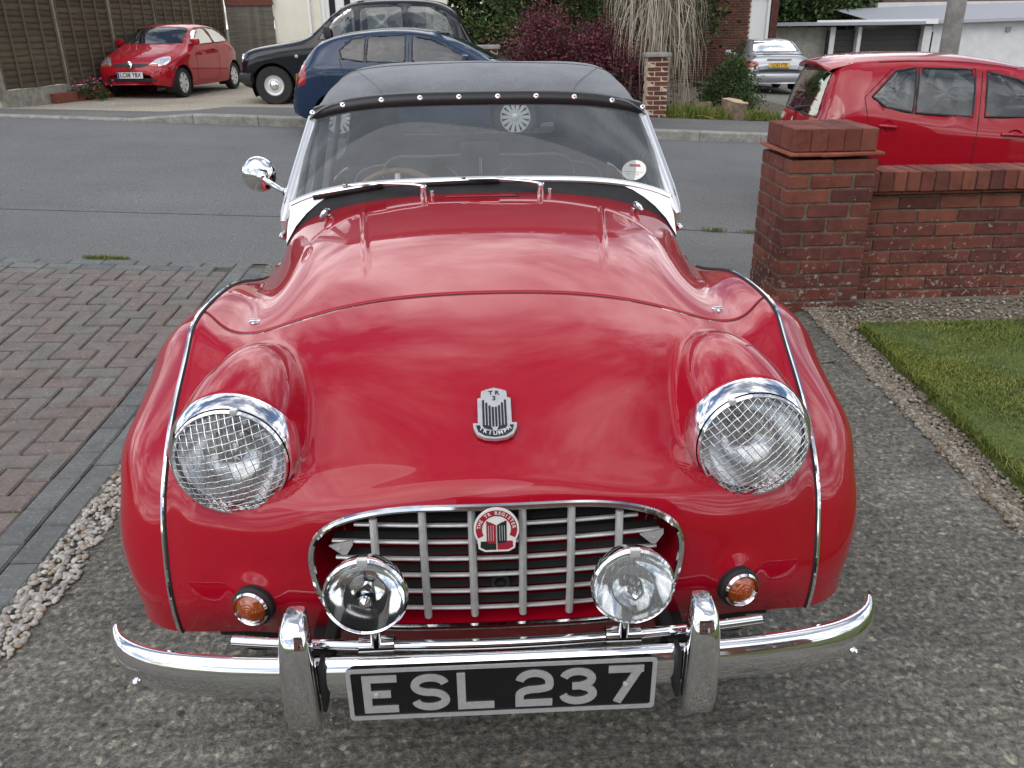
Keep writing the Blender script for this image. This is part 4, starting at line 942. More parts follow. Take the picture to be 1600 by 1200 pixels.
for s_ in (-1, 1):
    i = 40 if s_ > 0 else 0; a, b_ = wb[i], wh[i]
    m_ = MB(); ax_ = Vector(b_-a).normalized(); 
    m_.tube([Vector(a)-ax_*.055+Vector((s_*.010, 0, 0)), Vector(a)-ax_*.02+Vector((s_*.009, 0, 0)), Vector(a)+ax_*.05+Vector((s_*.008, 0, 0)), Vector(b_)+Vector((s_*.005, 0, 0))], [.007, .016, .021, .018], 12, flat=.6); m_.build('pillar', 'white_frame', wsn)
    MB().tube([Vector(a)+ax_*.02+Vector((s_*.018, -.0135, 0)), Vector(b_)+Vector((s_*.012, -.0115, 0))], .0022, 6).build('pillar_seam', 'rubber', wsn)
    # stanchion foot running down the scuttle side
    V = []; pts = [(.566, 1.418, .945), (.578, 1.424, .935), (.592, 1.434, .905), (.603, 1.444, .875), (.608, 1.450, .856)]
    m_ = MB(); m_.tube([(s_*x, y, z) for x, y, z in pts], [.014, .019, .017, .013, .008], 10, flat=.5, up=(0, 1, 0)); m_.build('stanchion_foot', 'white_frame', wsn)
    kk = [0, 1, 2, 3, 4, 5] if s_ < 0 else [40, 39, 38, 37, 36, 35]
    V = [wb[k]+np.array([0, -.010, .010]) for k in kk]+[wb[k]+(sb[k]-wb[k])*f_q+np.array([0, -.008, .006]) for f_q, k in zip((.97, .9, .7, .45, .2, .05), kk)]
    obj('corner_plate', V, grid_faces(2, 6), 'white_frame', wsn)
    MB().lathe([(.011, -.006), (.012, .004), (.007, .010), (0, .011)], (s_*.610, 1.438, .852), (s_*.6, -1, .3), 14).build('thumb_nut', 'chrome', wsn)
# tax disc inside the glass
td = obj('tax_disc', [], [], None, wsn)
k0 = 38; f0 = .20; c0 = wb[k0-1]+(wh[k0-1]-wb[k0-1])*f0+np.array([-.006, .006-.012*math.sin(math.pi*f0), .006]); upv = wh[k0-1]-wb[k0-1]
tf = frame_of(c0, Vector(wb[39]-wb[37])*Vector((1, 1, 0)), upv)
lay(tf, circ(.0375, 36), .0012, 'disc', 'white', td)
for r0_, r1_, y0_, y1_ in ((-.020, .020, .013, .021), (-.024, .024, .006, .0085), (-.018, .018, -.001, .002), (-.024, .024, -.0085, -.0065)):
    lay(tf @ Matrix.Translation((0, 0, .0014)), [(r0_, y0_), (r1_, y0_), (r1_, y1_), (r0_, y1_)], .0003, 'print', 'badge_print', td) if 'badge_print' in M else None
lay(tf @ Matrix.Translation((0, 0, .0014)), [(-.018, .0125), (.018, .0125), (.015, .022), (-.015, .022)], .0003, 'print', 'tail_red', td)
lay(tf @ Matrix.Translation((0, 0, .0014)), [(-.031, -.0075), (.031, -.0075), (.031, -.0065), (-.031, -.0065)], .0003, 'print', 'tail_red', td)
for x in (-.016, .012): text_mesh('print', ('11', '12')[x > 0], .010, 'tail_red', td, tf @ Matrix.Translation((x, -.0155, .0015)), .0002)
# wipers
def wiper(name, sp_, tip, b0, b1):
    wp = empty(name); wp.parent = car
    z = bonnet_z(sp_[0], sp_[1])
    MB().lathe([(.013, -.01), (.012, .006), (.010, .024), (.011, .030), (.004, .036), (0, .036)], (sp_[0], sp_[1], z), (0, -.15, 1), 16).build('spindle', 'chrome', wp)
    MB().lathe([(.006, 0), (.006, .018), (0, .02)], (sp_[0]+.026, sp_[1]-.010, z), (0, -.2, 1), 10).build('washer_jet', 'chrome', wp)
    a = Vector((sp_[0], sp_[1], z+.030)); t_ = Vector(tip)
    MB().tube([a+Vector((.01, 0, 0)), a+(t_-a)*.15+Vector((0, 0, .006)), a+(t_-a)*.6+Vector((0, 0, .008)), t_], [.0085, .008, .0055, .004], 8, flat=.6).build('arm', 'chrome', wp)
    MB().tube([b0, b1], .0038, 6).build('blade', 'chrome', wp)
    off = Vector((0, .004, -.008)); MB().tube([Vector(b0)+off, Vector(b1)+off], .0062, 6, flat=1.2).build('blade_rubber', 'rubber', wp)
    MB().box(t_, (.016, .012, .010), bev=.002).build('clip', 'chrome', wp)
def glass_pt(x, f, off=.014):
    t_ = x/.574; k = int(round((t_+1)/2*40)); k = max(0, min(40, k)); p = wb[k]+(wh[k]-wb[k])*f; return Vector((x, p[1]-off, p[2]+.004))
wiper('wiper', (-.175, 1.425), glass_pt(-.41, .065, .034), glass_pt(-.505, .055, .034), glass_pt(-.30, .045, .034))
wiper('wiper', (.178, 1.425), glass_pt(-.055, .055, .034), glass_pt(-.165, .035, .034), glass_pt(.055, .055, .034))
# scuttle vent flap and pegs
V = []; 
for y in np.linspace(1.375, 1.432, 5):
    for x in np.linspace(-.108, .108, 9): V.append((x, y, bonnet_z(x, y)+.0025))
fl = obj('vent_flap', V, grid_faces(5, 9), 'red', car); md = fl.modifiers.new('t', 'SOLIDIFY'); md.thickness = .002; md.offset = 0
e = [(-.109, 1.434), (-.109, 1.373), (.109, 1.373), (.109, 1.434)]
ep = []
for (x0, y0), (x1, y1) in zip(e, e[1:]):
    for k in range(8): ep.append((x0+(x1-x0)*k/8, y0+(y1-y0)*k/8))
MB().tube([(x, y, bonnet_z(x, y)+.0008) for x, y in ep], .0016, 5).build('vent_gap', 'dark', fl)
for s_ in (-1, 1):
    x, y = s_*.452, 1.335; z = bonnet_z(x, y)
    MB().lathe([(0, 0), (.0125, 0), (.0135, .006), (.010, .010)], (x, y, z), (0, -.1, 1), 14).tube([(x, y+.004, z+.012), (x+s_*.004, y-.03, z+.014), (x+s_*.010, y-.060, z+.010)], [.0125, .0095, .003], 10).build('scuttle_peg', 'chrome', car)
    x, y = s_*.503, .620; k = np.argmin(((B[:, :, 0]-x)**2+(B[:, :, 1]-y)**2).ravel()); p = B.reshape(-1, 3)[k]
    MB().lathe([(.0115, -.004), (.0115, .003), (.006, .006), (0, .006)], p, (0, -.2, 1), 16).box(p+np.array([0, 0, .006]), (.016, .004, .004)).build('bonnet_catch', 'chrome', car)
# door-mounted mirror
mr = empty('wing_mirror'); mr.parent = car
mc = Vector((-.692, 1.560, 1.018)); ax = Vector((-.12, -1, .05)).normalized()
MB().lathe([(.0, .026), (.02, .0245), (.038, .018), (.050, .006), (.0545, -.006), (.0535, -.012), (.0505, -.013)], mc, ax, 40).build('back', 'chrome', mr)
MB().lathe([(.0505, -.0125), (0, -.0125)], mc, ax, 40).build('mirror_glass', 'chrome', mr)
MB().lathe([(.014, .0), (.017, .010), (.015, .020), (.008, .026), (0, .027)], mc+ax*.018+Vector((.022, 0, -.004)), ax, 16).build('boss', 'chrome', mr)
MB().tube([mc+ax*.034+Vector((.022, 0, -.004)), (-.65, 1.515, 1.000), (-.615, 1.495, .982), (-.590, 1.480, .976)], [.008, .0085, .0075, .009], 10).lathe([(.016, -.012), (.017, .01), (.010, .016)], (-.586, 1.476, .974), (-1, -.5, 0), 14).build('stem', 'chrome', mr)

# ---------------------------------------------------------------- hood (soft top)
hd = empty('soft_top'); hd.parent = car
def sect(y, zc, zs, wt, wside, zl, n=31):
    """half section: roof centre zc, shoulder (wt, zs), then side falling to (wside, zl)"""
    P = [(0, zc), (wt*.4, zc-.001), (wt*.78, zc-(zc-zs)*.16), (wt*.93, zc-(zc-zs)*.5), (wt, zs), (wt+(wside-wt)*.45, zs-(zs-zl)*.35), (wside, zl)]
    c = smooth_curve(P, n); return np.c_[c[:, 0], np.full(n, y), c[:, 1]]
secs = [(1.690, 1.222, 1.188, .515, .540, 1.168), (1.74, 1.249, 1.203, .512, .555, 1.150), (1.84, 1.283, 1.224, .506, .575, 1.08), (1.98, 1.309, 1.240, .500, .590, 1.00), (2.12, 1.316, 1.246, .500, .60, .92), (2.30, 1.306, 1.240, .505, .605, .88), (2.50, 1.278, 1.215, .505, .605, .86), (2.68, 1.20, 1.13, .49, .60, .86), (2.82, 1.05, .99, .47, .59, .85), (2.92, .90, .885, .46, .57, .845)]
rows = []
for s in secs:
    h_ = sect(*s); rows.append(np.concatenate([h_[:0:-1]*[-1, 1, 1], h_]))
rows = np.array(rows); ks = np.r_[0, np.cumsum(np.linalg.norm(np.diff(rows[:, 30], axis=0), axis=1))]
HV = spline(np.linspace(0, ks[-1], 90), ks, rows)
HV[:, :, 2] += .0026*np.sin(HV[:, :, 0]*9+HV[:, :, 1]*7)*np.exp(-((HV[:, :, 1]-2.0)/.5)**2)+.0016*np.sin(HV[:, :, 0]*31+np.sin(HV[:, :, 1]*13)*2)*np.exp(-((HV[:, :, 1]-1.80)/.10)**2)
V, F = HV.reshape(-1, 3), grid_faces(90, 61)
rearw = rrect(.70, .150, .012); rearw = [(x, z+1.055) for x, z in rearw]
V, F = cut_hole(V, F, (0, 2), rearw, lambda v: v[:, 1] > 2.60)
def qwin(s_): return [(s_*x, z) for x, z in ((.0, 0),)]
side_q = [(2.42, .93), (2.62, .93), (2.66, .99), (2.58, 1.14), (2.42, 1.16)]
V, F = cut_hole(V, F, (1, 2), side_q, lambda v: np.abs(v[:, 0]) > .49)
# open sides between the screen and the rear quarter: sidescreens sit there
side_o = [(1.60, .60), (2.36, .60), (2.36, 1.15), (1.76, 1.155), (1.66, 1.0)]
V, F = cut_hole(V, F, (1, 2), side_o, lambda v: np.abs(v[:, 0]) > .50)
ho = obj('canvas', V, F, 'canvas', hd); md = ho.modifiers.new('t', 'SOLIDIFY'); md.thickness = .004; md.offset = -1
V = []; rr = HV[60:, :]; 
def hood_y(x, z):
    S = HV[55:].reshape(-1, 3); d = (S[:, 0]-x)**2+(S[:, 2]-z)**2; k = np.argsort(d)[:4]; wg = 1/(d[k]+1e-7); return float((S[k, 1]*wg).sum()/wg.sum())
V = [(x, hood_y(x, z)+.002, z) for z in np.linspace(.972, 1.138, 6) for x in np.linspace(-.358, .358, 12)]
obj('rear_window', V, grid_faces(6, 12), 'vinyl_window', hd)
for s_ in (-1, 1):
    def hood_x(y, z):
        S = HV[:, 31:].reshape(-1, 3); d = (S[:, 1]-y)**2+(S[:, 2]-z)**2; k = np.argsort(d)[:4]; wg = 1/(d[k]+1e-7); return float((S[k, 0]*wg).sum()/wg.sum())
    V = [(s_*(hood_x(y, z)-.003), y, z) for z in np.linspace(.92, 1.17, 6) for y in np.linspace(2.40, 2.67, 8)]
    obj('quarter_window', V, grid_faces(6, 8), 'vinyl_window', hd)
# header flap with studs
hv = []
for k in range(41):
    p = wh[k]; hv.append(p)
hv = np.array(hv); ext = lambda dy, dz, sx: hv*[sx, 1, 1]+[0, dy, dz]
strip = np.concatenate([ext(-.006, -.014, 1.012), ext(-.017, -.006, 1.016), ext(-.018, .012, 1.016), ext(-.006, .026, 1.012), ext(.012, .032, 1.0), ext(.04, .026, .99)])
hf = obj('header_flap', strip, grid_faces(6, 41), 'black_vinyl', hd)
for x in (-.522, -.424, -.302, -.182, -.061, .060, .180, .300, .421, .522):
    t_ = x/.527; p = ws_head(max(-1, min(1, t_))); MB().lathe([(.0095, -.004), (.0098, .002), (.0075, .005), (.0045, .0055), (.004, .010), (.002, .012), (0, .012)], (x*1.016, p[1]-.013, p[2]+.014), (0, -1, .75), 16).build('stud', 'chrome', hd)
for y in (2.02, 2.32):   # hood stick seams
    i = int(np.abs(HV[:, 30, 1]-y).argmin()); MB().tube(HV[i, 6:55]+[0, 0, .001], .0022, 5).build('seam', 'canvas', hd)
for s_ in (22, 38):      # lengthwise stitched seams
    pass
for j in (14, 46): MB().tube(HV[2:60, j]+[0, 0, .0008], .0016, 5).build('seam', 'canvas', hd)
# sidescreens
for s_ in (-1, 1):
    ss = obj('sidescreen', [], [], None, car)
    o_ = [(1.60, .80), (2.34, .80), (2.34, 1.14), (1.80, 1.155), (1.72, 1.12)]
    def sx(y, z): return s_*(.612-.075*max(0, (z-.80))/.35*1.0)
    pts = []
    for (a, b_), (c_, d_) in zip(o_, o_[1:]+o_[:1]):
        for k in range(8): y = a+(c_-a)*k/8; z = b_+(d_-b_)*k/8; pts.append((sx(y, z), y, z))
    MB().tube(pts, .010, 8, closed=True).build('frame', 'black_vinyl', ss)
    MB().tube([(sx(1.98, .8), 1.98, .80), (sx(1.98, 1.15), 1.98, 1.148)], .016, 8, flat=1).build('divider', 'black_vinyl', ss)
    obj('pane', [(sx(y, z), y, z) for y, z in o_], [tuple(range(5))], 'vinyl_window', ss)

# ---------------------------------------------------------------- rear bodywork, doors, cockpit
rs = []
for y, xt, zt, xm, zm, xb, zb in ((1.62, .626, .745, .695, .55, .69, .22), (1.75, .63, .735, .698, .53, .69, .20), (1.95, .636, .70, .70, .50, .69, .19), (2.2, .640, .695, .70, .50, .69, .19), (2.4, .645, .74, .70, .53, .69, .20), (2.6, .640, .80, .705, .60, .69, .22), (2.9, .62, .82, .705, .62, .70, .30), (3.2, .58, .79, .69, .58, .68, .28), (3.5, .50, .70, .62, .50, .62, .28), (3.66, .40, .58, .52, .44, .52, .30)):
    P = smooth_curve([(xt, zt), ((xt+xm)/2+.022, (zt*.72+zm*.28)), (xm, zm), ((xm+xb)/2+.004, (zm+zb)/2), (xb, zb)], 16); rs.append(np.c_[P[:, 0], np.full(16, y), P[:, 1]])
rs = np.array(rs); ks = rs[:, 0, 1]; RV = spline(np.linspace(1.62, 3.66, 60), ks, rs)
for s_ in (-1, 1):
    V, F = (RV*[s_, 1, 1]).reshape(-1, 3), grid_faces(60, 16)
    arch = [(2.93+.33*math.cos(a), .33+.33*math.sin(a)) for a in np.linspace(0, 2*math.pi, 30, endpoint=False)]
    V, F = cut_hole(V, F, (1, 2), arch, lambda v: v[:, 1] > 2)
    obj('rear_wing', V, F, 'red', car)
# tail deck
V = []
for y, zc, w_, ze in ((2.90, .86, .60, .815), (3.1, .84, .585, .80), (3.3, .80, .555, .76), (3.5, .73, .50, .70), (3.66, .60, .40, .58), (3.70, .45, .40, .44), (3.66, .32, .40, .32)):
    for t_ in np.linspace(-1, 1, 15): V.append((w_*1.02*t_, y, zc-(zc-ze)*t_**4))
obj('tail_deck', V, grid_faces(7, 15), 'red', car)
for s_ in (-1, 1):
    dl = [(1.66, .735), (1.66, .30), (2.30, .28), (2.42, .55), (2.42, .735)]; pts = []
    def rx(y, z):
        S = RV.reshape(-1, 3); d = (S[:, 1]-y)**2+(S[:, 2]-z)**2; return float(S[d.argmin(), 0])
    for (a, b_), (c_, d_) in zip(dl, dl[1:]):
        for k in range(8): y = a+(c_-a)*k/8; z = b_+(d_-b_)*k/8; pts.append((s_*(rx(y, z)+.0005), y, z))
    MB().tube(pts, .0022, 5).build('door_gap', 'dark', car)
ck = MB(); ck.box((0, 2.2, .28), (1.22, 1.4, .06)).box((-.60, 2.15, .50), (.03, 1.1, .44)).box((.60, 2.15, .50), (.03, 1.1, .44)).box((0, 2.86, .61), (1.2, .03, .70)).box((0, 1.52, .58), (1.14, .03, .62))
ck.build('cockpit_tub', 'leather', car)
V = []
for y, dz in ((1.52, .0), (1.60, .004), (1.66, -.02), (1.67, -.07), (1.66, -.20)):
    for x in np.linspace(-.58, .58, 21): V.append((x, y, bonnet_z(x*.97, min(y, 1.60))+dz-.004))
obj('dashboard', V, grid_faces(5, 21), 'leather', car)
for sx_ in (-.30, .30):
    st = obj('seat', [], [], None, car)
    MB().box((sx_, 2.28, .42), (.46, .50, .14), bev=.05).build('cushion', 'leather', st)
    bk = [(x, z) for x, z in smooth_curve([(-.22, 0), (-.225, .30), (-.20, .40), (-.10, .435), (0, .44), (.10, .435), (.20, .40), (.225, .30), (.22, 0)], 40)]
    m_ = MB(); m_.prism(bk[::-1], .10, frame_of((sx_, 2.46, .46), (1, 0, 0), (0, .22, 1))); m_.build('backrest', 'leather', st)
    MB().tube([frame_of((sx_, 2.46, .46), (1, 0, 0), (0, .22, 1)) @ Vector((x, z, .10)) for x, z in bk], .0035, 6).build('piping', 'pipe', st)
# bench-top padded rail behind the seats with pale piping
ra = smooth_curve([(-.40, .855), (-.392, .90), (-.36, .930), (-.28, .938), (0, .942), (.28, .938), (.36, .930), (.392, .90), (.40, .855)], 50)
rl = MB().prism([(x, z) for x, z in ra][::-1]+[], .05, frame_of((0, 2.50, 0), (1, 0, 0), (0, 0, 1))).build('squab_rail', 'leather', car)
MB().tube([(x, 2.448, z) for x, z in ra], .004, 6).build('piping', 'pipe', rl)
sw = empty('steering_wheel'); sw.parent = car
fr_ = frame_of((-.30, 1.93, .772), (1, 0, 0), (0, .45, 1))
MB().tube([fr_ @ Vector((.197*math.cos(a), .197*math.sin(a), 0)) for a in np.linspace(0, 2*math.pi, 56, endpoint=False)], .0115, 10, closed=True).build('rim', 'wood', sw)
for a in (90, 210, 330): MB().tube([fr_ @ Vector((0, 0, -.01)), fr_ @ Vector((.19*math.cos(R(a)), .19*math.sin(R(a)), 0))], .010, 6, flat=.3).build('spoke', 'alu', sw)
MB().tube([fr_ @ Vector((0, 0, .02)), fr_ @ Vector((0, 0, .40))], .02, 10).build('column', 'trim_black', sw)
im = empty('dash_mirror'); im.parent = car
MB().tube([(0, 1.60, .955), (0, 1.60, 1.055)], .004, 8).build('stem', 'chrome', im)
MB().box((0, 1.595, 1.078), (.125, .018, .048), bev=.008).build('housing', 'trim_black', im)
# wheels
def road_wheel(parent, c, r_, w_, sgn, name='wheel', hub='chrome', spokes=0, hubmat='alu', rim_r=None):
    wl = obj(name, [], [], None, parent); rim_r = rim_r or r_*.62; ax = (sgn, 0, 0)
    MB().lathe([(rim_r, -w_/2), (r_*.93, -w_/2), (r_*.985, -w_*.38), (r_, -w_*.2), (r_, w_*.2), (r_*.985, w_*.38), (r_*.93, w_/2), (rim_r*1.02, w_/2*.96), (rim_r, w_/2*.7)], c, ax, 40).build('tyre', 'rubber', wl)
    if spokes:
        m_ = MB().lathe([(rim_r*1.0, w_*.40), (rim_r*.93, w_*.43), (rim_r*.90, w_*.25)], c, ax, 36); c_ = Vector(c)
        for k in range(spokes):
            a = 2*math.pi*k/spokes; d_ = Vector((0, math.cos(a), math.sin(a))); q_ = Vector((0, -math.sin(a), math.cos(a))); o_ = Vector((sgn*w_*.36, 0, 0)); wd = rim_r*.75/spokes*2.2
            v = [c_+o_+d_*rim_r*.16-q_*wd*.6, c_+o_+d_*rim_r*.16+q_*wd*.6, c_+o_+d_*rim_r*.94+q_*wd, c_+o_+d_*rim_r*.94-q_*wd]; v2 = [p-Vector((sgn*.02, 0, 0)) for p in v]
            m_.add(v+v2, [(0, 1, 2, 3), (4, 7, 6, 5), (0, 3, 7, 4), (1, 5, 6, 2), (0, 4, 5, 1)])
        m_.lathe([(rim_r*.24, w_*.2), (rim_r*.24, w_*.40), (rim_r*.12, w_*.44), (0, w_*.44)], c, ax, 20); m_.build('rim', hubmat, wl)
        MB().lathe([(rim_r*.95, w_*.15), (0, w_*.12)], c, ax, 30).build('brake_back', 'dark', wl)
    else:
        MB().lathe([(rim_r, w_*.36), (rim_r*.94, w_*.42), (rim_r*.86, w_*.26), (rim_r*.72, w_*.22), (rim_r*.62, w_*.34), (rim_r*.45, w_*.36), (rim_r*.40, w_*.30)], c, ax, 36).build('rim', hubmat, wl)
        MB().lathe([(rim_r*.42, w_*.30), (rim_r*.40, w_*.42), (rim_r*.30, w_*.50), (rim_r*.1, w_*.53), (0, w_*.53)], c, ax, 30).build('hub_cap', hub, wl)
    return wl
for s_ in (-1, 1):
    road_wheel(car, (s_*.575, .745, .325), .325, .145, s_); road_wheel(car, (s_*.575, 2.93, .325), .325, .145, s_)
    MB().box((s_*.35, .74, .50), (.04, .7, .36), bev=.02).build('inner_wing', 'dark', car)
# ================================================================== other vehicles
def chaikin(P, n=2):
    P = np.array(P, float)
    for _ in range(n):
        a, b = P[:-1]*.75+P[1:]*.25, P[:-1]*.25+P[1:]*.75; Q = np.empty((2*len(a), P.shape[1])); Q[0::2] = a; Q[1::2] = b; P = np.vstack([P[:1], Q, P[-1:]])
    return P
def itp(P, y, n=2):
    Q = chaikin(P, n); o = np.argsort(Q[:, 0], kind='stable'); return np.interp(y, Q[o, 0], Q[o, 1])
class Car:
    """body lofted from a side profile; windows and arches are real openings"""
    def __init__(s, root, mat, top, belt, width, low, roofw, ny=96):
        s.root = root; s.mat = mat
        y0, y1 = top[0][0], top[-1][0]; t = np.linspace(0, 1, ny); ys = y0+(y1-y0)*(.5-.5*np.cos(np.pi*t))*.55+(y1-y0)*t*.45
        zt, zb, w_, zl, rw = itp(top, ys), itp(belt, ys), itp(width, ys, 3), itp(low, ys), itp(roofw, ys)
        G = []
        for y, a, b, w, l, r_ in zip(ys, zt, zb, w_, zl, rw):
            b = min(b, a-.02); gh = a-b
            P = [(0, a), (w*r_*.55, a-.004-.004*gh), (w*r_*.92, a-.02-.035*min(1, gh)), (w*r_+(w-w*r_)*.18, a-.05-.10*gh if gh > .1 else a-.04-.2*gh), (w*.965, b+.018*min(1, gh*3)), (w*.995, b-.05), (w, b-.16), (w*.995, (b+l)/2-.05), (w*.97, l+.06), (w*.93, l)]
            for k in range(1, len(P)): P[k] = (P[k][0], min(P[k][1], P[k-1][1]-.001))
            Q = chaikin(P, 2); d = np.r_[0, np.cumsum(np.linalg.norm(np.diff(Q, axis=0), axis=1))]; tt = np.linspace(0, d[-1], 34)
            q = np.c_[np.interp(tt, d, Q[:, 0]), np.full(34, y), np.interp(tt, d, Q[:, 1])]; G.append(np.concatenate([q[:0:-1]*[-1, 1, 1], q]))
        s.G = np.array(G); s.V = s.G.reshape(-1, 3); s.nc = s.G.shape[1]; s.F = grid_faces(ny, s.nc); s.V0, s.F0 = s.V.copy(), list(s.F)
        n = s.nc; s.F.append(tuple(range(n))); s.F.append(tuple(reversed(range((ny-1)*n, ny*n))))
        s.Nrm = normals(s.G).reshape(-1, 3); c = s.V*[1, 0, 1]-[0, 0, .6]
        if (s.Nrm*c).sum() < 0: s.Nrm = -s.Nrm
    def cut(s, ax, poly, ok): s.V, s.F = cut_hole(s.V, s.F, ax, poly, ok)
    def pane(s, name, ax, poly, ok, mat='car_glass', off=-.010, cut=True, grow=True, parent=None):
        ins = inside_poly(s.V0[:, ax[0]], s.V0[:, ax[1]], poly) & ok(s.V0)
        F = [f for f in s.F0 if (any if grow else all)(ins[i] for i in f)]
        used = sorted({i for f in F for i in f}); mp = {i: k for k, i in enumerate(used)}
        if not used: return None
        o = s.patch(name, ax, poly, ok, mat, .004, parent, 6, 4, 1)
        if cut: s.cut(ax, poly, ok)
        return o
    def patch(s, name, ax, poly, ok, mat, off=.006, parent=None, ne=5, nr=5, sm=2):
        bd = []
        for (a, b), (c, d_) in zip(poly, list(poly[1:])+[poly[0]]):
            for k in range(ne): bd.append((a+(c-a)*k/ne, b+(d_-b)*k/ne))
        bd = np.array(bd)
        for _ in range(sm): bd = .5*bd+.25*(np.roll(bd, 1, 0)+np.roll(bd, -1, 0))
        cen = bd.mean(0); Vv = []; n = len(bd)
        for k in range(nr+1):
            f = 1-k/nr*.97
            for p in bd:
                u = cen+(p-cen)*f; q, nm = s.near(ax, u[0], u[1], ok); q = q.copy(); q[ax[0]] = u[0]; q[ax[1]] = u[1]; Vv.append(q+nm*(off if k else off*.2))
        F = grid_faces(nr+1, n, True)+[tuple(range(nr*n, (nr+1)*n))]
        return obj(name, Vv, F, mat, parent or s.root)
    def near(s, ax, a, b, ok):
        i = np.where(ok(s.V0))[0]; d = (s.V0[i, ax[0]]-a)**2+(s.V0[i, ax[1]]-b)**2; o_ = np.argsort(d)[:9]; k = i[o_]; w = 1/(d[o_]+2e-4)**1.5; return (s.V0[k]*w[:, None]).sum(0)/w.sum(), s.Nrm[k[0]]
    def line(s, name, ax, pts, ok, r_=.004, mat='dark', parent=None, closed=False, off=.0, n=8):
        P = []; pts = list(pts)+([pts[0]] if closed else [])
        for (a, b), (c, d) in zip(pts, pts[1:]):
            for k in range(n):
                u, v = a+(c-a)*k/n, b+(d-b)*k/n; p, q = s.near(ax, u, v, ok); p = p.copy(); p[ax[0]] = u; p[ax[1]] = v; P.append(p+q*off)
        if not closed: p, q = s.near(ax, *pts[-1], ok); P.append(p+q*off)
        return MB().tube(P, r_, 5, closed=closed).build(name, mat, parent or s.root)
    def body(s, wheels, rw, wheel_w=.19, spokes=0, hub='alu', hubmat='alu', rim_r=None, track=None):
        for y in wheels:
            for s_ in (-1, 1):
                R_ = rw+.055; zc = rw; arch = [(y+R_*math.cos(a), zc+R_*math.sin(a)) for a in np.linspace(0, 2*math.pi, 36, endpoint=False)]
                s.cut((1, 2), arch, lambda v: (v[:, 0]*s_ > .45))
                hw = float(np.interp(y, s.G[:, 0, 1], np.abs(s.G[:, :, 0]).max(1)))
                V = [(s_*(hw-.015-d), y+R_*1.02*math.cos(a), zc+R_*1.02*math.sin(a)) for d in (0, .26) for a in np.linspace(-.5, math.pi+.5, 26)]
                obj('wheel_well', V, grid_faces(2, 26), 'dark', s.root); obj('wheel_well_back', V[26:], [tuple(range(26))], 'dark', s.root)
                road_wheel(s.root, (s_*(hw-.105), y, rw), rw, wheel_w, s_, 'wheel', hub, spokes, hubmat, rim_r)
        s.o = obj('body', s.V, s.F, s.mat, s.root); return s.o
    def cabin(s, y0, y1, w, zf, seats, zs=.95, mat='trim_black'):
        m = MB(); m.box((0, (y0+y1)/2, zf), (2*w, y1-y0, .05)); m.build('cabin_floor', mat, s.root)
        for x, y in seats:
            st = MB(); st.box((x, y, zf+.17), (.46, .46, .18), bev=.04).box((x, y+.24, zf+.45), (.46, .12, .55), rot=(-.15, 0, 0), bev=.05); st.box((x, y+.30, zf+.80), (.26, .09, .17), bev=.04); st.build('seat', 'leather', s.root)
    def dash(s, y, w, z0, z1, swx=None):
        MB().box((0, y, (z0+z1)/2), (2*w, .35, z1-z0), bev=.05).build('dashboard', 'trim_black', s.root)
        if swx is not None:
            f = frame_of((swx, y+.30, z1-.02), (1, 0, 0), (0, .45, 1)); MB().tube([f @ Vector((.18*math.cos(a), .18*math.sin(a), 0)) for a in np.linspace(0, 2*math.pi, 32, endpoint=False)], .014, 6, closed=True).build('steering_wheel', 'trim_black', s.root)
    def plate(s, c, yv, up, txt, mat, w=.52, h=.111, bars=None):
        pl = obj('number_plate', [], [], None, s.root); f = frame_of(c, (yv, 0, 0), up)
        lay(f, rrect(w, h, .008), .006, 'backing', mat, pl)
        text_mesh('characters', txt, h*.98, 'plate_black', pl, f @ Matrix.Translation((.012 if bars else 0, 0, .0075)), .0005, .0028, sx=.86, space=1.06)
        if bars: lay(f @ Matrix.Translation((0, 0, .0068)), [(-w/2+.004, -h/2+.004), (-w/2+.042, -h/2+.004), (-w/2+.042, h/2-.004), (-w/2+.004, h/2-.004)], .0005, 'euro_band', bars, pl)
        return pl
M['euro_blue'] = pm('euro_blue', (.015, .07, .38), .4)
SIDE = lambda sg: (lambda v: v[:, 0]*sg > .25)

